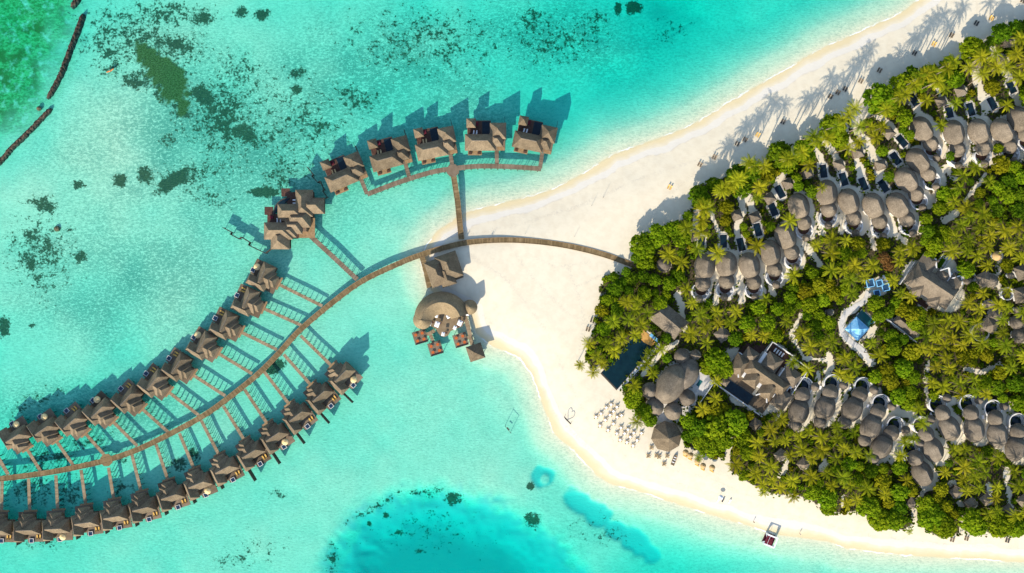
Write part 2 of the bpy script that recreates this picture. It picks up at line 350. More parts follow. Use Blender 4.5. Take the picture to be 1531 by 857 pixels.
REEF = [(210, 60, 110, 60, .2, .48), (330, 175, 90, 60, .6, .50), (280, 262, 70, 22, -.2, .48), (640, 60, 150, 60, 0, .42), (60, 380, 60, 70, 0, .45), (830, 60, 90, 50, 0, .42), (430, 190, 90, 90, 0, .42), (690, 330, 1, 1, 0, 0), (1000, 40, 40, 30, 0, .36), (380, 820, 60, 30, 0, .34), (640, 800, 120, 50, 0, .33), (900, 800, 60, 30, 0, .34), (200, 120, 24, 14, .4, .62), (258, 65, 20, 11, .2, .68), (278, 70, 16, 10, .2, .62), (302, 142, 20, 13, .5, .72), (336, 175, 22, 22, .3, .62), (365, 200, 30, 13, .35, .66), (160, 70, 26, 30, 0, .48), (245, 20, 65, 24, 0, .50), (300, 25, 22, 14, 0, .6), (165, 100, 40, 20, .3, .44),
        (360, 17, 9, 8, 0, .72), (390, 20, 10, 8, 0, .76), (445, 108, 12, 9, 0, .66), (443, 132, 9, 7, 0, .7), (257, 270, 26, 11, -.6, .80), (216, 262, 14, 14, 0, .64), (178, 270, 9, 9, 0, .8), (116, 276, 11, 6, .2, .68), (62, 305, 22, 12, .3, .62), (45, 352, 18, 14, .5, .58), (45, 395, 10, 12, 0, .60),
        (119, 384, 9, 7, 0, .78), (52, 412, 8, 6, 0, .6), (3, 488, 10, 14, 0, .72), (46, 487, 5, 4, 0, .66), (395, 287, 17, 6, .05, .95), (795, 30, 28, 26, 0, .48), (640, 60, 80, 45, 0, .40), (570, 30, 50, 30, 0, .36), (530, 145, 40, 22, .3, .50), (950, 6, 10, 8, 0, .88), (926, 8, 5, 9, 0, .84),
        (895, 25, 25, 15, 0, .46), (690, 80, 60, 50, 0, .38), (412, 549, 15, 10, -.4, .74), (495, 835, 12, 30, 0, .44), (560, 760, 50, 9, -.5, .44), (640, 738, 40, 8, 0, .48), (677, 747, 14, 11, 0, .66), (797, 780, 13, 10, .3, .70), (793, 727, 5, 5, 0, .85), (595, 803, 7, 6, 0, .62), (625, 833, 9, 4, 0, .62),
        (550, 787, 4, 4, 0, .75), (575, 774, 4, 4, 0, .8), (70, 690, 50, 22, -.2, .46), (40, 735, 40, 28, 0, .46), (130, 660, 50, 12, -.3, .42), (180, 690, 10, 6, 0, .58), (265, 695, 12, 10, 0, .66), (100, 742, 24, 30, 0, .46), (185, 735, 30, 16, 0, .46), (50, 600, 60, 16, -.4, .40),
        (290, 680, 10, 14, 0, .62), (300, 290, 60, 26, .2, .40), (360, 110, 60, 40, .6, .42), (330, 255, 60, 20, .1, .40), (420, 260, 30, 40, 0, .44), (478, 190, 20, 30, 0, .46), (250, 210, 14, 12, 0, .50), (60, 800, 60, 26, 0, .44), (350, 840, 40, 14, 0, .42), (410, 740, 20, 10, 0, .40), (880, 40, 40, 30, 0, .42)]
OLIVE = [(200, 62), (222, 70), (240, 82), (258, 92), (272, 108), (277, 126), (280, 145), (283, 152), (276, 166), (268, 176), (262, 170), (258, 152), (240, 148), (236, 132), (226, 118), (212, 102), (204, 88)]
ALGAE = [(-60, -60), (128, -60), (110, 5), (100, 40), (84, 90), (68, 140), (40, 180), (-60, 260)]
MOTTLE = [(330, 230, 260, 190), (220, 430, 220, 110), (560, 120, 220, 110), (820, 60, 160, 70), (120, 620, 180, 60)]

TRAILS = [([(700, 380), (760, 420), (820, 500), (845, 560), (870, 610), (885, 640)], 2.0), ([(940, 400), (900, 440), (870, 500), (862, 540)], 2.2), ([(760, 365), (800, 420), (850, 470), (880, 480)], 1.6), ([(700, 352), (780, 335), (860, 310), (950, 270), (1040, 240), (1130, 195), (1230, 140), (1330, 90), (1450, 30)], 1.8),
          ([(1000, 290), (1050, 250), (1120, 212), (1200, 165), (1290, 118), (1400, 62), (1500, 20)], 2.6), ([(890, 620), (940, 690), (1020, 725), (1100, 745), (1200, 775), (1300, 800), (1420, 815), (1530, 818)], 2.0), ([(950, 665), (1000, 700), (1060, 715), (1130, 745)], 2.4), ([(720, 470), (750, 500), (800, 560), (830, 620), (880, 670)], 1.4), ([(860, 430), (890, 415), (930, 402)], 2), ([(790, 380), (830, 400), (880, 392)], 1.6), ([(850, 400), (872, 470), (868, 520)], 3.0)]
def axis(lo, hi, st, far):
    a = list(np.arange(lo, hi + 1e-6, st)); s_ = st; p = hi
    while p < far: s_ *= 1.35; p += s_; a.append(p)
    s_ = st; p = lo; pre = []
    while p > -far: s_ *= 1.35; p -= s_; pre.append(p)
    return np.array(pre[::-1] + a)

def fields(X, Y):
    px = X / S + 765.5; py = 428.5 - Y / S
    wob = (vnoise(X, Y, 9, 1) - .5) * 5 + (vnoise(X, Y, 3.5, 2) - .5) * 2.2
    sd = (poly_sd(px, py, SHORE) + wob * .55) * S
    num = np.zeros(X.shape); den = np.zeros(X.shape)
    for a, b, d in DEPTH:
        w = 1.0 / ((px - a) ** 2 + (py - b) ** 2 + 900.0) ** 1.6; num += w * d; den += w
    dep = num / den
    dep = dep * (1 - .16 * sm(520, 300, px))
    dep = dep * (1 + (vnoise(X, Y, 22, 3) - .5) * .28 + (vnoise(X, Y, 8, 4) - .5) * .16)
    lag = poly_sd(px, py, LAGOON) + (vnoise(X, Y, 7, 5) - .5) * 14 + (vnoise(X, Y, 2.5, 6) - .5) * 7
    lg = sm(-24, 70, lag) * .86 + .14 * sm(-8, 16, lag)
    dep = dep * (1 - lg) + (4.9 + 2.3 * sm(20, 90, lag)) * lg
    pit = np.ones(X.shape); px_in = 0
    for a, b, rx, ry, an, dd in PITS:
        c, s_ = math.cos(an), math.sin(an); u = ((px - a) * c + (py - b) * s_) / rx; v = (-(px - a) * s_ + (py - b) * c) / ry
        q = sm(1.28, .62, np.sqrt(u * u + v * v) + (vnoise(X, Y, 3, 7) - .5) * .45)
        if dd < 2.8:
            q *= 1 - .75 * sm(9, 5, np.hypot((px - 815), (py - 718) / 1.2))
        pit *= 1 - .96 * q
    off = np.maximum(-sd, 0)
    dsh = .03 + off * .058 + np.maximum(off - 9, 0) * .07
    k = .35
    h = np.clip(.5 + .5 * (dsh - dep) / k, 0, 1); dm = dsh * (1 - h) + dep * h - k * h * (1 - h)
    dm = np.where(off > 40, dep, dm); dm = np.maximum(dm + np.where(off > 1, 1 - pit, 0) * .55, .02)
    land = 1.5 * sm(-2, 22, sd) - .06 + (vnoise(X, Y, 12, 8) - .5) * .16 * sm(3, 10, sd) + .05 * sm(0, 3, sd)
    Z = np.where(sd > 0, np.maximum(land, .0) + .012 * np.minimum(sd, 10), -dm)
    return px, py, sd, Z
def ground(x, y):
    return float(fields(np.array([float(x)]), np.array([float(y)]))[3][0])

def make_terrain():
    xs = axis(-246, 262, .8, 4000); ys = axis(-146, 150, .8, 4000)
    X, Y = np.meshgrid(xs, ys); X = X.ravel(); Y = Y.ravel()
    px, py, sd, Z = fields(X, Y)
    veg = poly_sd(px, py, VEG) + (vnoise(X, Y, 4, 9) - .5) * 5
    soil = sm(0, 10, veg)
    for pts, w in PATHS: soil *= sm(w * .75, w * 1.35, line_d(px, py, pts) + (vnoise(X, Y, 2.2, 10) - .5) * 5)
    for a, b, r in OCC: soil *= .35 + .65 * sm(r * .8, r * 1.25 + 2, np.hypot(px - a, py - b))
    reef = np.zeros(X.shape)
    for a, b, rx, ry, an, st in REEF:
        c, s_ = math.cos(an), math.sin(an); u = ((px - a) * c + (py - b) * s_) / rx; v = (-(px - a) * s_ + (py - b) * c) / ry
        reef = np.maximum(reef, (st + .06) * np.exp(-.42 * (u * u + v * v)))
    ol = poly_sd(px, py, OLIVE) + (vnoise(X, Y, 2.2, 11) - .5) * 12 + (vnoise(X, Y, .9, 12) - .5) * 8
    olive = sm(-2, 2, ol); reef = np.maximum(reef, .5 * sm(-22, -2, ol))
    alg = sm(-34, 44, poly_sd(px, py, ALGAE) + (vnoise(X, Y, 6, 13) - .5) * 22) * (1 - .55 * sm(100, 230, px * .55 + py * .75))
    mot = np.full(X.shape, .30)
    for a, b, rx, ry in MOTTLE: mot = np.maximum(mot, np.exp(-.7 * (((px - a) / rx) ** 2 + ((py - b) / ry) ** 2)))
    mot *= .75 + .5 * vnoise(X, Y, 14, 14)
    silt = sm(-8, 26, poly_sd(px, py, LAGOON) + (vnoise(X, Y, 6, 17) - .5) * 34 + (vnoise(X, Y, 2.2, 18) - .5) * 24)
    pk = np.ones(X.shape)
    for a, b, rx, ry, an, dd in PITS:
        c, s_ = math.cos(an), math.sin(an); u = ((px - a) * c + (py - b) * s_) / rx; v = (-(px - a) * s_ + (py - b) * c) / ry
        q = sm(1.16, .86, np.sqrt(u * u + v * v) + (vnoise(X, Y, 3, 7) - .5) * .3)
        if dd < 2.8: q *= 1 - .8 * sm(8, 5, np.hypot((px - 815), (py - 718) / 1.2))
        pk *= 1 - q
    pitm = 1 - pk
    trail = np.zeros(X.shape)
    for tp, w_ in TRAILS: trail = np.maximum(trail, sm(w_ * 1.6, w_ * .4, line_d(px, py, tp) + (vnoise(X, Y, 2.5, 15) - .5) * 4) * (.4 + .6 * vnoise(X, Y, 9, 16)))
    me = bpy.data.meshes.new('ground'); nx, ny = len(xs), len(ys)
    me.vertices.add(nx * ny); me.vertices.foreach_set('co', np.stack([X, Y, Z], 1).astype(np.float32).ravel())
    i = np.arange((nx - 1) * (ny - 1)); r_, c_ = i // (nx - 1), i % (nx - 1); a = r_ * nx + c_
    q = np.stack([a, a + 1, a + nx + 1, a + nx], 1).astype(np.int32).ravel()
    me.loops.add(len(q)); me.loops.foreach_set('vertex_index', q)
    me.polygons.add(len(i)); me.polygons.foreach_set('loop_start', (i * 4).astype(np.int32)); me.polygons.foreach_set('loop_total', np.full(len(i), 4, np.int32))
    me.polygons.foreach_set('use_smooth', np.ones(len(i), bool))
    me.update(calc_edges=True); me.validate()
    for nm, arr in (('shore', sd), ('soil', soil), ('reef', reef), ('olive', olive), ('algae', alg), ('mottle', mot), ('trail', trail), ('silt', silt), ('pit', pitm)):
        at = me.attributes.new(nm, 'FLOAT', 'POINT'); at.data.foreach_set('value', arr.astype(np.float32))
    me.materials.append(mat_ground())
    o = bpy.data.objects.new('ground', me); COL.objects.link(o); o['kind'] = 'structure'
    return o

def mat_ground():
    m, nt, ns, L = new_mat('sand_and_seabed')
    out = N(ns, 'ShaderNodeOutputMaterial'); b = N(ns, 'ShaderNodeBsdfDiffuse'); L.new(b.outputs[0], out.inputs[0])
    geo = N(ns, 'ShaderNodeNewGeometry'); pos = geo.outputs['Position']
    def attr(n_): return N(ns, 'ShaderNodeAttribute', attribute_name=n_).outputs['Fac']
    def noise(sc, det=4, rough=.55, w=None):
        t = N(ns, 'ShaderNodeTexNoise'); t.inputs['Scale'].default_value = sc; t.inputs['Detail'].default_value = det; t.inputs['Roughness'].default_value = rough
        if w is None: L.new(pos, t.inputs['Vector'])
        else: L.new(w, t.inputs['Vector'])
        return t.outputs[0]
    def math_(op, a, b_=None, c=None):
        t = N(ns, 'ShaderNodeMath', operation=op)
        for i, v in enumerate((a, b_, c)):
            if v is None: continue
            if isinstance(v, (int, float)): t.inputs[i].default_value = v
            else: L.new(v, t.inputs[i])
        return t.outputs[0]
    def step(v, a, b_):
        t = N(ns, 'ShaderNodeMapRange', interpolation_type='SMOOTHSTEP'); t.inputs['From Min'].default_value = a; t.inputs['From Max'].default_value = b_
        L.new(v, t.inputs[0]); return t.outputs[0]
    def mix(f, a, b_):
        t = N(ns, 'ShaderNodeMix', data_type='RGBA')
        if isinstance(f, (int, float)): t.inputs[0].default_value = f
        else: L.new(f, t.inputs[0])
        for i, v in ((6, a), (7, b_)):
            if isinstance(v, tuple): t.inputs[i].default_value = rgb(v)
            else: L.new(v, t.inputs[i])
        return t.outputs[2]
    sh = attr('shore'); n_big = noise(.06, 3); n_mid = noise(.35, 5); n_fine = noise(1.3, 6, .7)
    # dry sand, footprints and old tide lines
    dry = mix(step(n_mid, .35, .7), (.700, .625, .470), (.655, .575, .425))
    dry = mix(math_('MULTIPLY', step(n_fine, .55, .75), .45), dry, (.66, .60, .51))
    shn = math_('ADD', sh, math_('MULTIPLY', math_('SUBTRACT', n_big, .5), 7.0))
    shn2 = math_('ADD', sh, math_('MULTIPLY', math_('SUBTRACT', n_mid, .5), 2.0))
    wet = (.65, .54, .325)
    c = mix(step(shn, .6, 3.6), wet, dry)
    line = math_('MULTIPLY', step(shn, 5.4, 6.0), step(shn, 6.6, 6.1))
    c = mix(math_('MULTIPLY', line, math_('ADD', math_('MULTIPLY', step(n_mid, .45, .6), .6), .15)), c, (.58, .52, .42))
    damp = math_('MULTIPLY', step(shn, 3.0, 3.4), step(shn, 6.2, 5.6))
    c = mix(math_('MULTIPLY', damp, .6), c, (.66, .63, .57))
    # planted ground
    lit = mix(step(n_fine, .4, .65), (.045, .040, .022), (.11, .085, .05))
    lit = mix(step(n_mid, .55, .75), lit, (.03, .045, .012))
    c = mix(step(math_('ADD', attr('soil'), math_('MULTIPLY', math_('SUBTRACT', n_fine, .5), .5)), .42, .72), c, lit)
    # seabed: pale sand, rubble speckle with the caustic light net painted in, coral
    mpa = N(ns, 'ShaderNodeMapping'); mpa.inputs['Rotation'].default_value = (0, 0, R(-28)); mpa.inputs['Scale'].default_value = (.75, 1.25, 1); L.new(pos, mpa.inputs[0])
    n_a = noise(.85, 3, .6, mpa.outputs[0]); n_b = noise(1.9, 3, .6, mpa.outputs[0]); n_c = noise(.22, 4)
    sp = math_('ADD', math_('MULTIPLY', n_a, .55), math_('MULTIPLY', n_b, .45))
    sbed = mix(step(n_c, .3, .7), (.715, .645, .460), (.66, .600, .425))
    mo = attr('mottle')
    speck = step(math_('ADD', sp, math_('MULTIPLY', math_('SUBTRACT', mo, .5), .12)), .44, .60)
    sbed = mix(math_('MULTIPLY', speck, math_('ADD', math_('MULTIPLY', mo, .80), .08)), sbed, (.22, .32, .235))
    light = step(sp, .46, .33)
    sbed = mix(math_('MULTIPLY', light, .5), sbed, (.83, .745, .565))
    sbed = mix(math_('MULTIPLY', attr('silt'), math_('ADD', .72, math_('MULTIPLY', n_c, .5))), sbed, (.44, .50, .425))
    sbed = mix(math_('MULTIPLY', attr('pit'), .85), sbed, (.11, .50, .425))
    al = attr('algae')
    ag = mix(step(n_a, .38, .62), (.20, .44, .16), (.075, .235, .065))
    ag = mix(step(noise(.16, 5), .50, .66), ag, (.085, .17, .045))
    ag = mix(step(n_b, .58, .68), ag, (.10, .10, .04))
    sbed = mix(math_('MULTIPLY', al, step(noise(.3, 5), .22, .5)), sbed, ag)
    rf = attr('reef')
    n_r = math_('ADD', math_('MULTIPLY', noise(.33, 5, .65), 1.0), math_('MULTIPLY', noise(1.0, 3, .6), .8)); n_r = math_('SUBTRACT', n_r, .4)
    coral = step(math_('ADD', math_('ADD', rf, -.955), n_r), -.02, .16)
    # scattered coral heads everywhere on the reef flat
    vo = N(ns, 'ShaderNodeTexVoronoi', feature='F1'); vo.inputs['Scale'].default_value = .16; vo.inputs['Randomness'].default_value = 1.0; L.new(pos, vo.inputs['Vector'])
    ccol = mix(step(n_b, .35, .65), (.042, .070, .044), (.100, .112, .060))
    halo = step(math_('ADD', math_('ADD', rf, -.89), math_('ADD', math_('MULTIPLY', n_r, .7), math_('MULTIPLY', n_b, .3))), -.02, .26)
    sbed = mix(math_('MULTIPLY', halo, .62), sbed, (.16, .235, .155))
    sbed = mix(coral, sbed, ccol)
    ocol = mix(step(n_b, .38, .62), (.060, .075, .022), (.150, .155, .055))
    sbed = mix(attr('olive'), sbed, ocol)
    tr_ = math_('MULTIPLY', attr('trail'), step(n_fine, .42, .62))
    c = mix(math_('MULTIPLY', tr_, .75), c, (.52, .46, .36))
    c = mix(step(sh, -.05, -.9), c, sbed)
    foam = math_('MULTIPLY', math_('MULTIPLY', step(shn2, -.75, -.45), step(shn2, .05, -.25)), step(noise(.11, 4), .44, .58))
    c = mix(math_('MULTIPLY', foam, .75), c, (.86, .86, .84))
    L.new(c, b.inputs['Color'])
    bp = N(ns, 'ShaderNodeBump'); bp.inputs['Strength'].default_value = .55; bp.inputs['Distance'].default_value = .22
    mpr = N(ns, 'ShaderNodeMapping'); mpr.inputs['Rotation'].default_value = (0, 0, R(-28)); mpr.inputs['Scale'].default_value = (.55, 1.5, 1)
    L.new(pos, mpr.inputs[0])
    hgt = math_('ADD', math_('MULTIPLY', noise(.95, 4, .6, mpr.outputs[0]), 1.1), math_('MULTIPLY', n_mid, .4))
    sc = math_('MULTIPLY', hgt, math_('ADD', math_('MULTIPLY', step(sh, 0, -4), .75), .25))
    L.new(sc, bp.inputs['Height']); L.new(bp.outputs[0], b.inputs['Normal'])
    return m

def make_water():
    m, nt, ns, L = new_mat('lagoon_water')
    out = N(ns, 'ShaderNodeOutputMaterial')
    tr = N(ns, 'ShaderNodeBsdfTransparent'); gl = N(ns, 'ShaderNodeBsdfGlossy'); gl.inputs['Roughness'].default_value = .12
    lw = N(ns, 'ShaderNodeLayerWeight'); pw = N(ns, 'ShaderNodeMath', operation='POWER'); pw.inputs[1].default_value = 5
    ma = N(ns, 'ShaderNodeMath', operation='MULTIPLY_ADD'); ma.inputs[1].default_value = .6; ma.inputs[2].default_value = .014
    L.new(lw.outputs['Facing'], pw.inputs[0]); L.new(pw.outputs[0], ma.inputs[0])
    mx = N(ns, 'ShaderNodeMixShader'); L.new(ma.outputs[0], mx.inputs[0]); L.new(tr.outputs[0], mx.inputs[1]); L.new(gl.outputs[0], mx.inputs[2])
    L.new(mx.outputs[0], out.inputs['Surface'])
    geo = N(ns, 'ShaderNodeNewGeometry'); no = N(ns, 'ShaderNodeTexNoise'); no.inputs['Scale'].default_value = .7; no.inputs['Detail'].default_value = 4
    mp = N(ns, 'ShaderNodeMapping'); mp.inputs['Rotation'].default_value = (0, 0, R(25)); mp.inputs['Scale'].default_value = (1, 1.9, 1)
    L.new(geo.outputs['Position'], mp.inputs[0]); L.new(mp.outputs[0], no.inputs['Vector'])
    bp = N(ns, 'ShaderNodeBump'); bp.inputs['Strength'].default_value = .6; bp.inputs['Distance'].default_value = .3
    L.new(no.outputs[0], bp.inputs['Height']); L.new(bp.outputs[0], gl.inputs['Normal'])
    va = N(ns, 'ShaderNodeVolumeAbsorption'); va.inputs['Density'].default_value = .42
    va.inputs['Color'].default_value = (.0, .942, .946, 1)
    L.new(va.outputs[0], out.inputs['Volume'])
    M['water'] = m
    o = MB().rect(-3900, 3900, -3900, 3900, -14, 0).build('water', 'water'); o['kind'] = 'structure'

# ------------------------------------------------------------------ jetties
DZ = 1.75
def trestle_mesh(w, depth=4.0):
    mb = MB()
    for sgn in (-1, 1): mb.tube([(0, sgn * w * .42, -depth), (0, sgn * w * .42, DZ - .2)], .13, 7)
    mb.rect(-.12, .12, -w / 2 + .1, w / 2 - .1, DZ - .42, DZ - .19)
    return mb.mesh('trestle', 'pile')
TR_W, TR_N = trestle_mesh(2.7), trestle_mesh(1.75)
def resample(pts, step):
    pts = [Vector(p) for p in pts]; out = [pts[0].copy()]; acc = 0
    for a, b in zip(pts[:-1], pts[1:]):
        d = (b - a).length; t = step - acc
        while t < d: out.append(a.lerp(b, t / d)); t += step
        acc = (acc + d) % step
    return out
def smooth_path(px, z, n=8):
    p = [P(a, b, z) for a, b in px]; out = []
    for i in range(len(p) - 1):
        p0, p1, p2, p3 = p[max(i - 1, 0)], p[i], p[i + 1], p[min(i + 2, len(p) - 1)]
        for k in range(n):
            t = k / n
            out.append(.5 * ((2 * p1) + (p2 - p0) * t + (2 * p0 - 5 * p1 + 4 * p2 - p3) * t * t + (3 * p1 - p0 - 3 * p2 + p3) * t ** 3))
    out.append(p[-1]); return out
WALKN = 0
def walkway(name, label, pts, w, mat, tr, step, group=None, extra=None, curb=None):
    """ deck + kerb rails + trestles as parts """
    global WALKN
    zt = DZ - .006 * (WALKN % 17) - (.02 if WALKN else 0); WALKN += 1
    base = pts[0].copy(); base.z = 0
    t = thing(name, label, 'walkway', base, 0, group)
    loc = [p - base for p in pts]
    mb = MB().ribbon(loc, w, zt - .18, zt)
    if extra: extra(mb, base)
    mb.build('deck', mat, t)
    if curb:
        n = len(loc)
        for sgn in (-1, 1):
            q = []
            for i in range(n):
                d = (loc[min(i + 1, n - 1)] - loc[max(i - 1, 0)]).xy.normalized()
                q.append(loc[i] + Vector((-d.y, d.x, 0)) * sgn * (w / 2 - .1))
            MB().ribbon(q, .14, DZ + .003, DZ + .12).build('kerb_rail', curb, t)
    rs = resample(loc, step)
    for i, p in enumerate(rs[1:]):
        j = i + 1; a, b = rs[j - 1], rs[min(j + 1, len(rs) - 1)]; d = b - a
        o = bpy.data.objects.new('trestle', tr); COL.objects.link(o); o.parent = t
        o.location = (p.x, p.y, 0); o.rotation_euler = (0, 0, math.atan2(d.y, d.x))
    return t
MAIN = [(957, 401), (940, 394), (900, 380), (850, 368), (800, 361), (750, 359), (700, 362.5), (660, 371.5), (630, 381), (600, 392.4), (542, 420), (496.5, 452.8), (448, 494), (416, 529), (383.4, 561.3),
        (334.4, 600.5), (298.4, 625), (252.7, 649.5), (205, 672.5), (160, 688), (110, 699.5), (63.4, 708), (0, 716), (-40, 718)]
def octo(mb, base):
    c = P(159, 688, DZ) - base
    mb.prism([(c.x + 2.9 * math.cos(R(22.5 + 45 * i)), c.y + 2.9 * math.sin(R(22.5 + 45 * i))) for i in range(8)], DZ - .21, DZ + .02)
walkway('curved_jetty', 'long curved timber jetty running from the palm grove past both villa rows', smooth_path(MAIN, DZ), 2.45, 'jetty', TR_W, 4.6, None, octo, 'wood_warm')
ARC = [(549, 290.5), (575, 280.5), (601.7, 270.7), (644, 257.8), (675, 252.5), (711, 248.8), (742, 248.6), (775, 250), (809, 252.5)]
def oct2(mb, base):
    c = P(677, 255, DZ) - base
    mb.prism([(c.x + 3.0 * math.cos(R(22.5 + 45 * i)), c.y + 3.0 * math.sin(R(22.5 + 45 * i))) for i in range(8)], DZ - .21, DZ + .02)
walkway('arched_walkway', 'brown arched boardwalk below the five pool villas in the upper lagoon', smooth_path(ARC, DZ), 2.15, 'wood_brown', TR_W, 3.0, None, oct2)
walkway('straight_jetty', 'straight jetty linking the arched boardwalk to the curved jetty at the beach', [P(678, 262, DZ), P(684, 300, DZ), P(689.8, 358, DZ)], 2.5, 'jetty', TR_W, 4.0, None, None, 'wood_warm')
walkway('slanting_walkway', 'slanting brown boardwalk from the curved jetty to the large water residence', [P(464, 353, DZ), P(500, 386, DZ), P(534, 418, DZ)], 2.1, 'wood_brown', TR_W, 2.7)

# ------------------------------------------------------------------ overwater villas (rows)
def villa_parts(root, m, screen):
    def B(mb): return mb.mirror() if m < 0 else mb
    B(MB().rect(-6.2, 6.0, -3.0, 5.0, DZ - .25, DZ - .05).rect(-2.9, 3.0, -6.2, -3.0, DZ - .25, DZ - .05)).build('platform', 'wood_brown', root)
    B(MB().rect(-2.4, 2.5, -5.6, 4.7, DZ - .05, 4.5).rect(2.5, 5.5, 1.3, 4.7, DZ - .05, 4.5).rect(-5.0, -2.4, -2.5, 1.5, DZ - .05, 4.3)).build('wall', 'wall', root)
    rf = MB().hip(-3.0, 3.1, -6.6, 4.2, 4.5, 8.2, 'y', 2.0)
    rf.hip(-2.85, 6.3, .9, 5.5, 4.52, 7.7, 'x', 1.7)
    rf.hip(-4.4, .5, -4.5, 3.5, 4.35, 7.7, 'x', 1.5)
    rf.hip(-5.9, .4, -3.2, 2.1, 4.2, 6.7, 'x', 1.3)
    r = B(rf).build('roof', 'shingle', root)
    cap = MB().tube([(.05, -4.5, 8.2), (.05, 2.1, 8.2)], .16, 6).tube([(1.3, 3.2, 7.7), (4.5, 3.2, 7.7)], .15, 6)
    B(cap).build('ridge_cap', 'ridge', r)
    B(MB().rect(3.05, 7.3, -6.1, 1.2, DZ - .3, DZ - .02)).build('sun_deck', 'wood_brown', root)
    B(MB().rect(-6.95, -6.2, -3.4, 2.6, DZ - .28, DZ - .03)).build('entrance_deck', 'wood_warm', root)
    g = B(MB().rect(2.5, 2.58, -4.6, 1.0, DZ + .1, 4.0)).build('glass_door', 'glass', root)
    j = B(MB().rect(5.7, 7.55, -1.6, .25, DZ - .02, DZ + .4).rect(5.6, 7.65, -1.7, .35, DZ + .4, DZ + .47)).build('jacuzzi', 'terrace', root)
    B(MB().rect(5.82, 7.43, -1.48, 0.13, DZ + .472, DZ + .49)).build('jacuzzi_water', 'jacuzzi', j)
    for x in (-5.4, -2, 1.5, 5.2):
        for y in (-5.4, -1.2, 4.2):
            if x < -4 and abs(y) > 3: continue
            B(MB().tube([(x, y, -4), (x, y, DZ - .2)], .17, 7)).build('stilt', 'pile', root)
    if screen: B(MB().rect(5.9, 5.9 + screen, 4.9, 5.1, .3, 3.6)).build('privacy_screen', 'pile', root)
def mk_villa(m, screen):
    t = thing('overwater_villa', 'x', 'villa', (0, 0, 0), 0, 'overwater villas along the curved jetty')
    villa_parts(t, m, screen); return t
UP = [((60, 704), (41, 673)), ((110, 697), (85, 661)), ((155, 679.5), (128.5, 649.5)), ((205, 667), (170, 632)), ((251, 646), (213.6, 612.7)), ((297, 621), (253.6, 587.7)),
      ((336.6, 592), (290, 562)), ((376.8, 559), (327.8, 529.6)), ((413.8, 523), (362, 497.6)), ((450, 486.4), (395.3, 462)), ((481.7, 457.7), (418, 426))]
LO = [((2.7, 719.5), (1.7, 763)), ((42.4, 716), (44, 763)), ((83.4, 711), (86, 761)), ((121, 703), (127.8, 753)), ((162, 699.5), (169.6, 744.6)), ((197, 680), (210.3, 733)), ((233, 664.5), (250.3, 716)),
      ((268, 648), (289, 699)), ((300.7, 629), (326, 678)), ((333.7, 607), (363.8, 656)), ((365.4, 582.5), (398, 631.5)), ((394.8, 556), (430.7, 602.8)), ((424, 530), (463.4, 574.4)), ((449, 501.8), (494.5, 546))]
villas = {}
protoU = mk_villa(1, 0); protoL = mk_villa(-1, 2.2); protoS = mk_villa(-1, 6.0)
def deck_prop(M4, u, v, m): return M4 @ Vector((u, v * m, DZ))
def sunshade(loc, label, mat='straw', r=1.55, group='deck parasols on the overwater villas'):
    t = thing('parasol', label, 'parasol', loc, 0, group)
    MB().tube([(0, 0, 0), (0, 0, 2.45)], .05, 6).build('pole', 'wood_brown', t)
    MB().cone(0, 0, r, 2.05, 2.7, 14, 1.1, 3, .06).build('canopy', mat, t, True)
    return t
def lounger_mesh():
    mb = MB().rect(-1.0, 1.0, -.34, .34, .22, .30)
    for x in (-.85, .85):
        for y in (-.28, .28): mb.rect(x - .04, x + .04, y - .04, y + .04, 0, .22)
    return mb
def lounger(loc, rz, label, frame='wood_brown', cush='grey_cloth', group=None, name='sun_lounger'):
    t = thing(name, label, 'sun lounger', loc, rz, group)
    lounger_mesh().build('frame', frame, t)
    MB().rect(-.95, .35, -.31, .31, .302, .40).add([(.35, -.31, .302), (.35, .31, .302), (.98, .31, .72), (.98, -.31, .72), (.35, -.31, .40), (.35, .31, .40), (.95, .31, .80), (.95, -.31, .80)],
        [(0, 1, 2, 3), (4, 5, 6, 7), (0, 1, 5, 4), (1, 2, 6, 5), (2, 3, 7, 6), (3, 0, 4, 7)]).build('cushion', cush, t)
    return t
PARA_U = {0, 1, 3, 7, 10}; PARA_L = {2, 7, 10, 13}
used = set()
for row, lst in (('upper', UP), ('lower', LO)):
    for i, (a, b) in enumerate(lst):
        u = Vector((b[0] - a[0], b[1] - a[1])).normalized()
        rz = hd(u.x, u.y)
        lab = f'steep dark-shingled overwater villa, {ORD[i]} from the left in the {row} row'
        pend = P(b[0], b[1], DZ); d3 = Vector((math.cos(rz), math.sin(rz), 0))
        c = pend + d3 * 6.9; c.z = 0
        if row == 'upper': pr = protoU
        else: pr = protoS if i >= 9 else protoL
        if pr.name not in used:
            used.add(pr.name); t = pr; t.location = c; t.rotation_euler = (0, 0, rz); t['label'] = lab
        else: t = dup(pr, c, rz, lab)
        m = 1 if row == 'upper' else -1
        M4 = Matrix.Translation(c) @ Matrix.Rotation(rz, 4, 'Z')
        has = i in (PARA_U if row == 'upper' else PARA_L)
        if has: sunshade(deck_prop(M4, 5.0, -3.0, m), f'tan deck parasol on the {ORD[i]} villa from left, {row} jetty row', 'canvas')
        else:
            for k in range(2):
                lounger(deck_prop(M4, 5.0 , -4.6 + 1.3 * k, m), rz + .15 * (k - .5), f'yellow-towelled lounger on the {ORD[i]} villa deck from left, {row} jetty row, {"inner" if k else "outer"} one', 'wood_warm', 'yellow_cloth', 'loungers on the overwater villa decks')
        walkway('side_walkway', f'narrow pale plank walkway leading to the {ORD[i]} villa from left, {row} row', [P(a[0], a[1], DZ) , P(a[0], a[1], DZ).lerp(pend, .5), pend], 1.4, 'wood_pale', TR_N, 2.35, 'side walkways of the overwater villas')
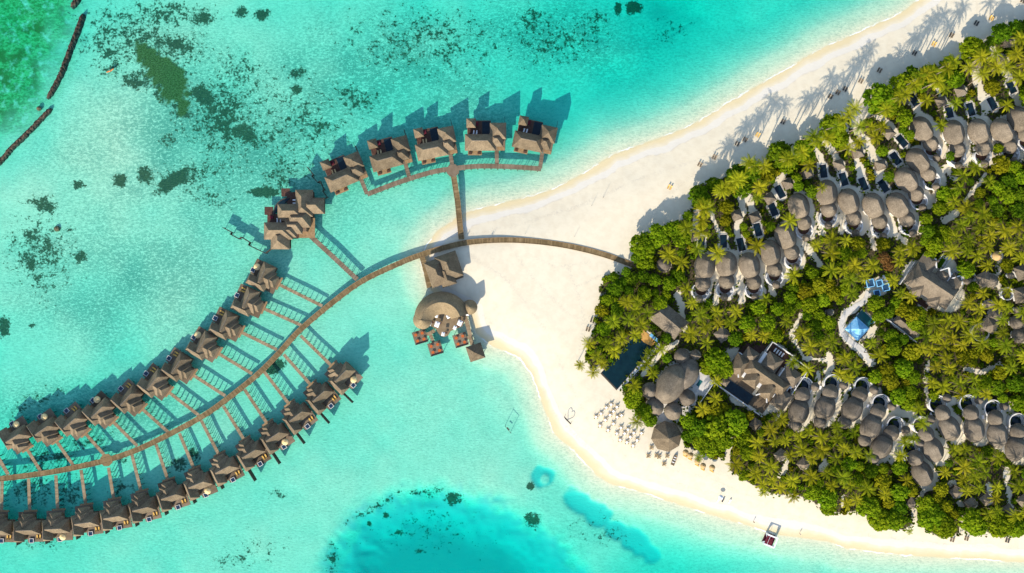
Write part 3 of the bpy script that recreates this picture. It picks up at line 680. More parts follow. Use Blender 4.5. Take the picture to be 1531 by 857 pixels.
wk = walkway('side_walkway', 'narrow plank walkway at the left photo edge, its upper-row villa out of frame', [P(12, 710, DZ), P(6, 700, DZ), P(-6, 679, DZ)], 1.6, 'wood_pale', TR_N, 2.35, 'side walkways of the overwater villas')

# ------------------------------------------------------------------ five pool villas (upper lagoon)
def mk_pool_villa():
    t = thing('pool_villa', 'x', 'villa', (0, 0, 0), 0, 'pool villas above the arched boardwalk')
    MB().rect(-8.3, 8.6, -6.2, 5.0, DZ - .25, DZ - .06).rect(-8.3, 2.2, 5.0, 7.0, DZ - .25, DZ - .06).build('platform', 'wood_brown', t)
    MB().rect(-8.2, 3.6, -6.2, -.4, DZ - .05, 4.6).rect(2.8, 8.2, -1.3, 4.6, DZ - .05, 4.6).rect(-7.8, -5.2, 3.9, 6.6, DZ - .05, 4.4).rect(3.6, 6.9, -4.4, -1.3, DZ - .05, 4.3).build('wall', 'wall', t)
    rf = MB().hip(-9.2, 4.5, -7.0, .3, 4.7, 8.8, 'x', 3.5)
    rf.hip(1.6, 7.7, -5.2, .8, 4.5, 7.6, 'x', 2.5)
    rf.hip(1.9, 9.1, -1.9, 5.3, 4.8, 9.0, 'y', 3.4)
    rf.hip(-8.5, -4.4, 3.2, 7.3, 4.6, 7.4, 'x', 2.0)
    r = rf.build('roof', 'shingle', t)
    MB().tube([(-5.7, -3.35, 8.8), (1.0, -3.35, 8.8)], .16, 6).build('ridge_cap', 'ridge', r)
    MB().rect(-8.1, -1.9, .3, 6.7, DZ - .03, DZ + .03).build('sun_deck', 'wood_dark', t)
    pl = MB().rect(-1.85, 2.2, .25, 6.8, DZ - 1.3, DZ + .1).build('swimming_pool', 'pile', t)
    MB().rect(-1.6, 1.95, .5, 6.55, DZ + .102, DZ + .12).build('pool_water', 'pool', pl)
    MB().rect(5.2, 8.4, -6.4, -4.8, DZ - .05, DZ + .02).build('entrance_deck', 'wood_warm', t)
    MB().rect(-8.0, -1.8, -8.5, -6.3, DZ - .02, DZ + .05).build('balcony', 'wood_warm', t)
    for x in (-7.0, -3.0): MB().rect(x - .7, x + .7, -8.1, -7.2, DZ + .05, DZ + .5).build('day_bed', 'wood_dark', t)
    MB().rect(-7, -2.6, -6.29, -6.2, DZ + .2, 3.9).build('window', 'glass', t)
    for x in (-7.5, -3.2, 1.2, 6.5):
        for y in (-5.8, -.8, 4.4): MB().tube([(x, y, -4), (x, y, DZ - .2)], .18, 7).build('stilt', 'pile', t)
    MB().rect(8.4, 8.55, 4.9, 8.6, .2, 3.4).build('privacy_screen', 'pile', t)
    MB().rect(-5.2, -3.3, 4.6, 6.3, DZ + .032, DZ + .5).build('jacuzzi', 'red', t)
    return t
PV = [(513.5, 253.9, -22.8), (582.2, 226.6, -14.7), (650.7, 211.2, -11.6), (726, 201.3, 0), (800.4, 202, 12)]
PVW = [((548.5, 290), (539.6, 268)), ((612, 266), (605, 241)), ((677, 252), (673, 228.6)), ((743, 248), (742.5, 222)), ((807.5, 252), (810.6, 228.6))]
pv0 = mk_pool_villa(); TILT = ['leftmost', 'second from the left', 'middle', 'second from the right', 'rightmost']
for i, (x, y, a) in enumerate(PV):
    c = P(x, y, 5.2); c.z = 0
    lab = f'hip-roofed overwater villa with dark square pool, {TILT[i]} of the upper five'
    if i == 0: t = pv0; t.location = c; t.rotation_euler = (0, 0, R(-a)); t['label'] = lab
    else: t = dup(pv0, c, R(-a), lab)
    a0, b0 = PVW[i]
    walkway('villa_gangway', f'short gangway from the arched boardwalk to the {TILT[i]} pool villa', [P(*a0, DZ), P((a0[0] + b0[0]) / 2, (a0[1] + b0[1]) / 2, DZ), P(*b0, DZ)], 1.75, 'wood_brown', TR_N, 2.2, 'gangways of the pool villas')
    M4 = Matrix.Translation(c) @ Matrix.Rotation(R(-a), 4, 'Z')
    for k in range(2):
        lounger(M4 @ Vector((-5.4 + 1.3 * k, 1.5, DZ + .03)), R(-a) + 1.45, f'{["left", "right"][k]} lounger on the dark deck of the {TILT[i]} pool villa', 'wood_warm', 'canvas' if i in (0, 1, 2) else 'white', 'loungers on the pool villa decks')

# ------------------------------------------------------------------ large water residence
c = P(437, 327, 5.2); c.z = 0
res = thing('water_residence', 'large dark-roofed water residence of many joined hip roofs with curved black pool', 'villa', c, 0)
MB().rect(1.5, 8.8, -8.3, 12.2, DZ - .25, DZ - .05).rect(-12.2, 1.5, -8.6, 2.4, DZ - .25, DZ - .05).rect(-9.4, -1.6, -13, -8.6, DZ - .25, DZ - .05).rect(8.8, 13.6, 2.5, 9, DZ - .25, DZ - .05).rect(-3.5, 1.5, 2.4, 12.2, DZ - .25, DZ - .05).build('platform', 'wood_dark', res)
MB().rect(2, 8.4, 1.5, 12, DZ - .05, 4.7).rect(8.4, 13.2, 3, 8.6, DZ - .05, 4.5).rect(-5, 2, -1, 4.6, DZ - .05, 4.7).rect(-11.8, -1, -8.6, -2.2, DZ - .05, 4.7).rect(-9, -2, -12.8, -8.6, DZ - .05, 4.4).rect(-1, 6, -5.6, 1.5, DZ - .05, 4.5).build('wall', 'wall', res)
rf = MB().hip(1.3, 9.1, .9, 12.8, 4.9, 9.6, 'y', 3.6).hip(4.5, 14, 2.2, 9.3, 4.6, 8.5, 'x', 3.0).hip(-6.6, 5.2, -.3, 6.5, 4.95, 9.1, 'x', 3.3)
rf.hip(-2.2, 7.9, -3.9, 4.2, 4.7, 8.4, 'x', 2.6).hip(-3.6, 4.3, -6.8, 1.0, 4.6, 7.9, 'x', 2.2)
rf.hip(-12.6, .2, -9.2, -1.6, 4.9, 9.2, 'x', 3.4).hip(-6.2, 1.8, -8.3, -2.1, 4.65, 8.0, 'x', 2.4).hip(-9.7, -1.4, -13.5, -4.5, 4.6, 8.6, 'y', 3.6)
rf.build('roof', 'shingle', res)
MB().rect(2.0, 9.1, -8.3, .8, DZ - .02, DZ + .05).build('entrance_deck', 'wood_warm', res)
pl = MB().disc(-2.1, 2.2, 7.6, DZ - 1.4, DZ + .08, 20, R(88), R(182)).build('swimming_pool', 'pile', res)
MB().disc(-2.1, 2.2, 7.2, DZ + .082, DZ + .1, 20, R(89), R(181)).build('pool_water', 'pool', pl)
for (x, y) in ((-4.0, 12.0), (-11.5, 3.8)): MB().box(x, y, DZ - .1, DZ + .06, 3.8, 3.6).build('bathing_deck', 'wood_dark', res)
MB().rect(-2.2, 1.2, 5.2, 12.1, DZ - .04, DZ + .03).rect(-11.4, -4, -1.4, 2.1, DZ - .04, DZ + .03).build('sun_deck', 'wood_dark', res)
MB().rect(-11, -9.4, .2, 1.6, DZ + .03, DZ + .45).build('day_bed', 'red', res)
for x in (-10.5, -5, 0, 4.5, 8):
    for y in (-7.5, -3, 1.5): MB().tube([(x, y, -4), (x, y, DZ - .2)], .2, 7).build('stilt', 'pile', res)
for k in range(4):
    q = [(.2, 7.2), (.2, 8.6), (-7.6, -.5), (-6.2, -.5)][k]
    lounger((c.x + q[0], c.y + q[1], DZ + .03), 0 if k < 2 else 1.57, ['lower', 'upper', 'left', 'right'][k] + ' white lounger beside the residence pool, ' + ('east deck' if k < 2 else 'south deck'), 'wood_brown', 'white', 'white loungers on the residence decks')
def zigzag(pts, label):
    t = thing('privacy_fence', label, 'fence', P(*pts[0]), 0, 'zigzag privacy fences in the lagoon')
    base = P(*pts[0])
    for a, b in zip(pts[:-1], pts[1:]):
        A, B_ = P(*a) - base, P(*b) - base; d = B_ - A
        MB().box((A.x + B_.x) / 2, (A.y + B_.y) / 2, .3, 2.6, d.length, .16, math.atan2(d.y, d.x)).build('fence_panel', 'pile', t)
        MB().tube([(A.x, A.y, -3), (A.x, A.y, 2.8)], .12, 6).build('post', 'pile', t)
zigzag([(336, 341), (349, 348), (347, 351), (360, 358), (363, 355), (376, 363), (374, 367), (388, 374), (399, 379), (408, 372)], 'black zigzag privacy fence left of the large water residence')
zigzag([(461, 251), (470, 262), (468, 265), (477, 274), (480, 272), (486, 284), (484, 287), (491, 296), (484, 299)], 'black zigzag privacy fence right of the large water residence')

# ------------------------------------------------------------------ overwater restaurant
c = P(664, 403, 5); c.z = 0
rot = R(19)
hall = thing('restaurant_hall', 'steep multi-hipped hall beside the curved jetty above the crescent restaurant', 'building', c, rot)
MB().rect(-7.2, 6.8, -6, 5.6, DZ - .3, DZ).build('platform', 'wood_brown', hall)
MB().rect(-6.0, 6.0, -4.6, 4.6, DZ, 5.0).build('wall', 'wall', hall)
MB().hip(-7.6, 1.2, -6.1, 5.6, 5.0, 9.4, 'y', 4.6).hip(-2.6, 7.4, -5.2, 6.4, 5.05, 9.9, 'y', 4.0).hip(-3.2, 3.4, -7.6, 1.5, 4.9, 8.4, 'y', 2.6).build('roof', 'shingle', hall)
for x in (-6, 0, 6):
    for y in (-5, 5): MB().tube([(x, y, -3), (x, y, DZ - .3)], .2, 7).build('stilt', 'pile', hall)
walkway('restaurant_walkway', 'short wide boardwalk beside the hipped hall leading to the crescent restaurant', [P(631, 384, DZ), P(637, 406, DZ), P(642, 430, DZ)], 2.3, 'jetty', TR_W, 2.8)
c = P(660.7, 481, 5); c.z = 0
cres = thing('crescent_restaurant', 'crescent-shaped thatched restaurant curving round a tan wooden terrace', 'building', c, 0)
def crescent(rm, ro, ri, zt, ze, zi, a0, a1, n=44):
    vs, fs = [], []; prof = [(ro, ze), (ro * .62 + rm * .38, ze + (zt - ze) * .52), (ro * .3 + rm * .7, ze + (zt - ze) * .83), (rm, zt), ((rm + ri) / 2, (zt + zi) / 2 + .25), (ri, zi)]
    K = len(prof)
    for i in range(n + 1):
        a = a0 + (a1 - a0) * i / n
        w = 1 - .18 * (2 * i / n - 1) ** 2
        for r, z in prof:
            r2 = rm + (r - rm) * w; vs.append((r2 * math.cos(a) * 1.0, r2 * math.sin(a), z))
    for i in range(n):
        for j in range(K - 1): fs.append((i * K + j, i * K + j + 1, (i + 1) * K + j + 1, (i + 1) * K + j))
    return MB().add(vs, fs)
cr_ = crescent(8.6, 13.3, 3.3, 9.3, 4.6, 4.2, R(172), R(16))
cr_.cone(8.6 * math.cos(R(172)) - .1, 8.6 * math.sin(R(172)) - .4, 4.2, 4.55, 9.1, 28, 1.1)
rr = cr_.build('roof', 'shingle_tan', cres, False)
MB().ring(0, 0, 5.6, 12.2, DZ, 4.3, R(30), R(165)).build('wall', 'wall', cres)
MB().cone(12.4, 8.6 - 2.2, 3.3, 5.0, 8.6, 26, 1.1).build('roof', 'shingle_tan', cres, True)
MB().disc(12.4, 6.4, 2.4, DZ, 4.9).build('wall', 'wall', cres)
terr = [(-5.5, 3), (-5.2, -2.2), (-3.0, -3.4), (-2.0, -5.2), (-.8, -6.6), (.8, -7), (2.4, -6.4), (3.6, -4.4), (5.4, -3.6), (8.8, -2.2), (10.2, 1.0), (10.5, 6), (0, 12)]
MB().prism(terr, DZ - .25, DZ + .02).ring(0, 0, 9, 12.8, DZ - .27, DZ, R(20), R(178)).build('terrace', 'wood_pale', cres)
for i in range(9):
    a = R(10 + 20 * i); MB().tube([(9 * math.cos(a), 9 * math.sin(a), -3), (9 * math.cos(a), 9 * math.sin(a), DZ - .2)], .18, 7).build('stilt', 'pile', cres)
for nm, zpts, lab, w in (('platform_walkway', [(650, 494), (642, 499), (637, 500)], 'short plank walkway from the crescent terrace to the left dining platform', 1.5),
                      ('platform_walkway', [(643.5, 500), (646, 507), (649, 514)], 'short plank walkway to the lowest dining platform', 1.5),
                      ('kiosk_walkway', [(695, 472), (700, 490), (704, 506), (706, 516)], 'narrow walkway from the crescent terrace down to the square kiosk', 1.8),
                      ('platform_walkway', [(703, 504), (699, 505.5), (695, 506.5)], 'short plank spur from the kiosk walkway to the right dining platform', 1.4)):
    walkway(nm, lab, [P(*q, DZ) for q in zpts], w, 'wood_pale', TR_N, 2.4, 'plank walkways round the crescent restaurant')
def dining_table(loc, rz, label, top='orange_cloth', group=None, r=.75):
    t = thing('dining_table', label, 'table', loc, rz, group)
    MB().rect(-r, r, -r, r, .70, .76).build('table_top', top, t)
    for sx in (-1, 1):
        for sy in (-1, 1): MB().rect(sx * r * .8 - .04, sx * r * .8 + .04, sy * r * .8 - .04, sy * r * .8 + .04, 0, .7).build('leg', 'wood_brown', t)
    return t
for k, (x, y, lab) in enumerate(((628, 504, 'left'), (651, 521, 'lowest'), (688.5, 508.5, 'right'))):
    cc = P(x, y, DZ); cc.z = 0
    t = thing('dining_platform', f'square dark deck with orange tables over the water, {lab} of the three', 'platform', cc, R(17), 'dining platforms below the crescent restaurant')
    MB().rect(-3.0, 3.0, -2.9, 2.9, DZ - .25, DZ).build('deck', 'wood_brown', t)
    for sgn in (-1, 1):
        MB().rect(-3.0, 3.0, sgn * 2.85 - .07, sgn * 2.85 + .07, DZ, DZ + .55).build('bench', 'wood_dark', t)
        for s2 in (-1, 1): MB().tube([(sgn * 2.6, s2 * 2.5, -3), (sgn * 2.6, s2 * 2.5, DZ - .2)], .15, 6).build('stilt', 'pile', t)
    M4 = Matrix.Translation(cc) @ Matrix.Rotation(R(17), 4, 'Z')
    for j, (dx, dy, w) in enumerate(((-1.5, 1.4, 'upper left'), (1.5, 1.4, 'upper right'), (-1.5, -1.4, 'lower left'), (1.5, -1.4, 'lower right'))):
        dining_table(M4 @ Vector((dx, dy, DZ)), R(17), f'orange table at the {w} corner of the {lab} dining platform', 'orange_cloth', 'orange tables on the dining platforms', .6)
for k, (x, y, a, lab) in enumerate(((642.5, 484, 20, 'left edge'), (653.5, 485, 20, 'left middle, large'), (662.5, 499.5, 10, 'bottom lobe'), (680, 490, 25, 'lower right edge'), (687.5, 483, 25, 'right, large'), (670, 473.5, -25, 'under the inner thatch edge'), (652.5, 472, 15, 'upper left'), (699, 469, 5, 'far right by the round roof'))):
    q = P(x, y, DZ + 2.3)
    t = thing('parasol', f'square white parasol on the crescent restaurant terrace, {lab}', 'parasol', (q.x, q.y, DZ + .02), R(-a), 'white parasols on the restaurant terrace')
    w = 1.25 if 'large' in lab else .85
    MB().tube([(0, 0, 0), (0, 0, 2.5)], .05, 6).build('pole', 'wood_brown', t)
    MB().pyramid(0, 0, 2 * w * .8, 2 * w, 2.2, 2.65, 0, .08).build('canopy', 'white', t)
    t2 = dining_table((q.x + 1.2, q.y + .5, DZ + .02), R(-a), f'brown table beside the {lab.split(",")[0]} white parasol on the restaurant terrace', 'wood_dark', 'brown tables on the restaurant terrace', .5)
cc = P(711, 527, 5); cc.z = 0
kio = thing('kiosk', 'square pyramid-roofed kiosk standing in the shallows below the crescent restaurant', 'kiosk', cc, R(18))
MB().rect(-2.6, 2.6, -2.6, 2.6, DZ - .25, DZ).build('deck', 'wood_brown', kio)
MB().rect(-2.2, 2.2, -2.2, 2.2, DZ, 4.4).build('wall', 'wall', kio)
MB().pyramid(0, 0, 7, 7, 4.6, 7.4).build('roof', 'shingle', kio)
for sx in (-1, 1):
    for sy in (-1, 1): MB().tube([(sx * 2.3, sy * 2.3, -3), (sx * 2.3, sy * 2.3, DZ - .2)], .18, 7).build('stilt', 'pile', kio)

# ------------------------------------------------------------------ reef edge things
def rubble(name, pts, w, label, seed):
    rd = random.Random(seed); base = P(*pts[0]); base.z = 0
    path = resample([P(*p) - base for p in pts], .8); vs, fs = [], []; K = 9; w *= .88
    for i, p in enumerate(path):
        d = (path[min(i + 1, len(path) - 1)] - path[max(i - 1, 0)]).xy.normalized(); q = Vector((-d.y, d.x, 0))
        e = min(1, (i + .3) / 2.5, (len(path) - .7 - i) / 2.5)
        for j in range(K):
            f = -1 + 2 * j / (K - 1)
            z = -2.2 + 2.9 * (1 - abs(f) ** 1.7) * (.6 + .4 * e) + rd.uniform(-.35, .35) * (1 - abs(f))
            vs.append(p + q * f * w * .85 * (.65 + .35 * e) * rd.uniform(.88, 1.12) + Vector((rd.uniform(-.2, .2), rd.uniform(-.2, .2), z)))
    for i in range(len(path) - 1):
        for j in range(K - 1): fs.append((i * K + j, i * K + j + 1, (i + 1) * K + j + 1, (i + 1) * K + j))
    o = MB().add(vs, fs).build(name, 'rock')
    o.location = base; tag(o, label, 'breakwater', 'rubble breakwaters on the reef edge')
rubble('breakwater', [(121, -14), (113, 0), (103.5, 12)], 2.0, 'stub of dark rubble breakwater cut by the upper photo edge', 1)
rubble('breakwater', [(123, 20), (116, 40), (108, 60), (98, 88), (90, 110), (82, 125), (74, 140), (68, 148)], 2.0, 'long dark rubble breakwater beside the green algae flat', 2)
rubble('breakwater', [(75, 162), (62, 175), (50, 188), (32, 206), (15, 222), (0, 240), (-16, 256)], 2.0, 'dark rubble breakwater slanting down to the left photo edge', 3)
def boulder(px, py, r, label, z):
    bm = bmesh.new(); bmesh.ops.create_icosphere(bm, subdivisions=3, radius=r)
    rd = random.Random(int(px))
    for v in bm.verts: v.co *= .85 + .3 * rd.random() * .6; v.co.z *= .7
    me = bpy.data.meshes.new('boulder'); bm.to_mesh(me); bm.free(); me.materials.append(M['boulder'])
    o = bpy.data.objects.new('boulder', me); COL.objects.link(o); o.location = P(px, py, 0); o.location.z = z
    tag(o, label, 'rock', 'boulders on the reef flat')
boulder(84, 342, 1.4, 'round olive boulder alone on the pale reef flat', -.75)
boulder(57, 162, 1.15, 'small boulder by the gap between the two long breakwaters', -.6)

def person(loc, rz, label, top='dark_cloth', pose='stand', cat='person'):
    """ one continuous skinned body, with hair and clothes as children """
    me = bpy.data.meshes.new('person')
    if pose == 'stand':
        J = [(0, 0, .93), (0, 0, 1.15), (0, .01, 1.42), (0, .01, 1.52), (0, .03, 1.68), (.19, 0, 1.40), (.24, .03, 1.12), (.25, .12, .88), (-.19, 0, 1.40), (-.24, .0, 1.12), (-.25, .06, .88),
             (.10, 0, .88), (.11, .10, .48), (.11, .08, .06), (.11, .2, .04), (-.10, 0, .88), (-.11, -.06, .48), (-.11, -.16, .06), (-.11, -.04, .04)]
    else:
        J = [(0, 0, .18), (0, .02, .42), (0, .06, .68), (0, .07, .78), (0, .09, .93), (.19, .04, .66), (.28, .25, .48), (.30, .45, .50), (-.19, .04, .66), (-.28, .25, .50), (-.30, .45, .58),
             (.10, .08, .15), (.13, .5, .32), (.12, .85, .10), (.12, .95, .16), (-.10, .08, .15), (-.13, .5, .32), (-.12, .85, .10), (-.12, .95, .16)]
    E = [(0, 1), (1, 2), (2, 3), (3, 4), (2, 5), (5, 6), (6, 7), (2, 8), (8, 9), (9, 10), (0, 11), (11, 12), (12, 13), (13, 14), (0, 15), (15, 16), (16, 17), (17, 18)]
    rad = [.14, .13, .14, .06, .11, .06, .045, .04, .06, .045, .04, .10, .065, .045, .04, .10, .065, .045, .04]
    me.from_pydata(J, E, []); o = bpy.data.objects.new('person', me); COL.objects.link(o); me.materials.append(M['skin'])
    o.modifiers.new('skin', 'SKIN')
    for i, r in enumerate(rad): me.skin_vertices[0].data[i].radius = (r, r * .8 if i in (1, 2) else r)
    me.skin_vertices[0].data[0].use_root = True
    o.modifiers.new('sub', 'SUBSURF').levels = 1
    o.location = loc; o.rotation_euler = (0, 0, rz); tag(o, label, cat)
    hz, hy = J[4][2], J[4][1]
    MB().hull(.125, .125, .01, hz + .02, .11, 0, hy - .01, 0, 12, 4, 2.2).build('hair', 'dark_cloth', o, True)
    z0, z1 = J[0][2] + .02, J[2][2] + .02
    MB().tube([(0, J[0][1], z0), (0, J[1][1], (z0 + z1) / 2), (0, J[2][1], z1)], .19, 12).build('shirt', top, o, True)
    return o
kp = P(165, 106)
ky = thing('kayak', 'small orange kayak afloat among the dark corals', 'kayak', (kp.x, kp.y, 0), hd(10, -5))
def kayak_mesh(l, w):
    vs, fs = [], []; n = 14
    for i in range(n + 1):
        t = -1 + 2 * i / n; b = w * (1 - abs(t) ** 2.2) + .01; zz = .18 * abs(t) ** 2
        vs += [(t * l, -b, .28 + zz), (t * l, -b * .7, -.02 + zz), (t * l, b * .7, -.02 + zz), (t * l, b, .28 + zz), (t * l, 0, .36 + zz)]
    for i in range(n):
        for j in range(5): fs.append((i * 5 + j, i * 5 + (j + 1) % 5, i * 5 + 5 + (j + 1) % 5, i * 5 + 5 + j))
    return MB().add(vs, fs)
kayak_mesh(1.9, .42).build('hull', 'orange_paint', ky, True)
MB().disc(-.1, 0, .3, .36, .43, 14).build('cockpit', 'dark_cloth', ky)
person((kp.x - .05, kp.y - .02, .15), hd(10, -5) - 1.57, 'person in a pale shirt paddling the orange kayak', 'white', 'sit')
for (x, y, lab, top) in ((731, 359.5, 'person in dark clothes walking on the curved jetty over the beach', 'dark_cloth'), (694, 361, 'person in dark clothes standing where the two jetties meet', 'dark_cloth')):
    q = P(x, y, DZ); person((q.x, q.y, DZ), random.random() * 6, lab, top)
for (x, y, lab, top) in ((1126, 779.5, 'person in dark clothes standing on the lower beach near the red pavilion', 'dark_cloth'), (1195, 797.5, 'person by the waterline right of the red pavilion', 'white')):
    q = P(x, y); person((q.x, q.y, ground(q.x, q.y)), random.random() * 6, lab, top)

# ------------------------------------------------------------------ beach things
def frame_swing():
    a, b = P(756.5, 637), P(763, 644.5); base = (a + b) / 2; g = ground(base.x, base.y)
    d = b - a; rz = math.atan2(d.y, d.x); w = d.length / 2 + .4
    t = thing('water_swing', 'slim timber swing frame standing in the shallow water', 'swing', (base.x, base.y, g), rz)
    for s_ in (-1, 1): MB().tube([(s_ * w, 0, -.4), (s_ * w, 0, 4.4)], .09, 7).build('post', 'pile', t)
    MB().tube([(-w - .2, 0, 4.4), (w + .2, 0, 4.4)], .09, 7).build('crossbar', 'pile', t)
    MB().rect(-.8, .8, -.25, .25, 1.6, 1.68).build('seat', 'pile', t)
    for s_ in (-1, 1): MB().tube([(s_ * .75, 0, 1.66), (s_ * .75, 0, 4.4)], .025, 5).build('rope', 'canvas', t)
frame_swing()
a, b = P(843.5, 623.5), P(853.3, 633); base = (a + b) / 2; d = b - a; g = ground(base.x, base.y)
ht = thing('heart_frame', 'upright heart-shaped hoop standing on the sand casting a heart shadow', 'frame', (base.x, base.y, g), math.atan2(d.y, d.x))
pts = []
for i in range(41):
    t_ = 2 * math.pi * i / 40 + .001
    pts.append((16 * math.sin(t_) ** 3 / 16 * 1.75, 0, 1.95 + (13 * math.cos(t_) - 5 * math.cos(2 * t_) - 2 * math.cos(3 * t_) - math.cos(4 * t_)) / 16 * 1.75))
MB().tube(pts, .13, 7).build('hoop', 'pile', ht)
MB().tube([(-2.05, 0, .06), (2.05, 0, .06)], .08, 7).build('base_rail', 'pile', ht)
for s_ in (-1, 1): MB().tube([(s_ * 2.05, 0, -.1), (s_ * 2.05, 0, .9)], .1, 7).build('post', 'pile', ht)
for k, (x, y, h_) in enumerate(((737, 352.5, 1.9), (785, 350.5, 2.1), (858.6, 354, 2.6), (884, 308, 3.0), (901, 296, 3.6))):
    q = P(x, y); o = MB().tube([(0, 0, -.3), (0, 0, h_)], .07, 7, .05).build('wooden_pole', 'pile')
    o.location = (q.x, q.y, ground(q.x, q.y))
    tag(o, ['slim pole by the jetty junction on the beach', 'slim pole above the jetty at the middle of its beach stretch', 'slim pole above the right part of the jetty over sand', 'shorter slim pole alone on the open upper beach', 'taller slim pole on the open upper beach'][k], 'pole', 'slim poles on the beach')
# red pavilion
q = P(1149.5, 806); g = -.1
PAV = t = thing('beach_pavilion', 'square open pavilion with dark red floor and white drapes at the water edge', 'pavilion', (q.x, q.y, g), R(-22))
MB().rect(-2.7, 2.7, -2.7, 2.7, -.5, .55).build('floor', 'red', t)
for sx in (-1, 1):
    for sy in (-1, 1):
        MB().tube([(sx * 2.75, sy * 2.75, -.6), (sx * 2.75, sy * 2.75, 3.1)], .1, 7).build('post', 'white', t)
        MB().add([(sx * 2.8, sy * 2.8, 3.12), (sx * 1.3, sy * 2.85, 3.12), (sx * 2.85, sy * 1.1, 3.12), (sx * 2.8, sy * 2.8, .7), (sx * 2.2, sy * 2.85, .7), (sx * 2.85, sy * 2.1, .7)],
                 [(0, 1, 2), (3, 4, 5), (0, 1, 4, 3), (0, 2, 5, 3), (1, 2, 5, 4)]).build('drape', 'white', t)
for sgn in (-1, 1):
    MB().rect(-2.8, 2.8, sgn * 2.55 - .34, sgn * 2.55 + .34, 3.125, 3.25).build('canopy_strip', 'white', t)
    MB().rect(sgn * 2.55 - .34, sgn * 2.55 + .34, -2.2, 2.2, 3.13, 3.24).build('canopy_strip', 'red' if sgn < 0 else 'white', t)
MB().tube([(-1.3, 2.6, 3.2), (-1.3, -2.6, 3.2)], .06, 6).build('rope', 'white', t)
for k in range(3): MB().box(-1 + 1.0 * k, .4 * (k - 1), .55, .85, .7, .5, .4 * k).build('cushion', 'red', t)
PAV.scale = (.88, .88, .95)
# straw parasols and yellow sunbeds
for k, (x, y, lab) in enumerate(((1024, 675.5, 'leftmost'), (1031, 680, 'second from left'), (1041.5, 689, 'middle'), (1050, 695.5, 'second from right'), (1063.5, 698, 'rightmost'))):
    q = P(x, y, 2.2); g = ground(q.x, q.y)
    sunshade((q.x, q.y, g), f'round straw parasol on sand below the octagonal roof, {lab} of five', 'straw', 1.35, 'straw parasols on the lower beach')
    q = P(x - 1.0, y + 5); lounger((q.x, q.y, ground(q.x, q.y)), R(150), f'pale sunbed beside the {lab} straw parasol', 'canvas', 'yellow_cloth', 'sunbeds under the straw parasols')
q = P(1006.5, 686); g = ground(q.x, q.y)
bt = thing('wooden_boat', 'open wooden dinghy pulled up on sand beside the octagonal roof', 'boat', (q.x, q.y, g + .1), hd(6, -14))
def dinghy(l, w, h_):
    vs, fs = [], []; n = 12
    for i in range(n + 1):
        t_ = -1 + 2 * i / n; bb = w * (1 - max(t_, -.55 * t_) ** 2.4 * (1 if t_ > 0 else .35)) + .03; zz = .25 * t_ * t_
        for k_, (f, z) in enumerate(((-1, h_), (-.75, .15), (0, 0), (.75, .15), (1, h_), (.86, h_ - .02), (.62, .24), (0, .12), (-.62, .24), (-.86, h_ - .02))): vs.append((t_ * l, f * bb, z + zz))
    for i in range(n):
        for j in range(10): fs.append((i * 10 + j, i * 10 + (j + 1) % 10, i * 10 + 10 + (j + 1) % 10, i * 10 + 10 + j))
    fs += [tuple(range(10)), tuple(n * 10 + j for j in range(10))]
    return MB().add(vs, fs)
dinghy(2.5, .85, .7).build('hull', 'wood_pale', bt)
for x in (-1.2, 0, 1.1): MB().rect(x - .16, x + .16, -.62, .62, .5, .56).build('thwart', 'white', bt)
# upper beach lounger pairs

PAIRS = [(1000, 281), (1045, 247), (1066.5, 236), (1100.5, 216), (1112, 210), (1131, 203), (1168.5, 183.5), (1239, 146), (1250, 140), (1260.6, 135), (1284, 123), (1312, 107), (1364, 81.5), (1393, 68), (1419, 55), (1456, 37), (1478.5, 29.5), (1525, 3.5), (885, 479), (878.5, 492), (1443, 804), (1504, 807), (1422, 806)]
for i, (x, y) in enumerate(PAIRS):
    upb = i < 18
    rz = R(62) if upb else R(75)
    warm = i in (0, 5, 13, 16)
    n_ = f'{ORD[i]} pair from the left' if upb else ['upper pair at the left grove edge', 'lower pair at the left grove edge', 'left pair below the lower grove', 'right pair below the lower grove', 'grey pair below the lower grove'][i - 18]
    for k in range(2):
        off = Vector((math.cos(rz + 1.57), math.sin(rz + 1.57), 0)) * (.55 if k else -.55); q = P(x, y) + off
        lab = f'{"orange" if warm else "brown"} {"left" if k else "right"} sun lounger of the {n_}' + (' along the upper beach' if upb else '')
        lounger((q.x, q.y, ground(q.x, q.y)), rz, lab, 'wood_brown', 'yellow_cloth' if warm else ('wood_brown' if i % 3 else 'grey_cloth'), 'paired sun loungers on the beach')
    q = P(x, y) + Vector((math.cos(rz), math.sin(rz), 0)) * .2
# lone chairs set near lower beach
for k, (x, y) in enumerate(((1073, 747.5), (1080, 747), (1090, 749))):
    q = P(x, y); lounger((q.x, q.y, ground(q.x, q.y)), R(62), f'white beach lounger of the small lower-beach group, {["left", "middle", "right"][k]} one', 'white', ['white', 'grey_cloth', 'white'][k], 'white loungers on the lower beach')
q = P(1077, 743, 2); sunshade((q.x, q.y, ground(q.x, q.y)), 'white parasol beside the small group of white loungers, lower beach', 'white', 1.1, 'white parasol on the lower beach')
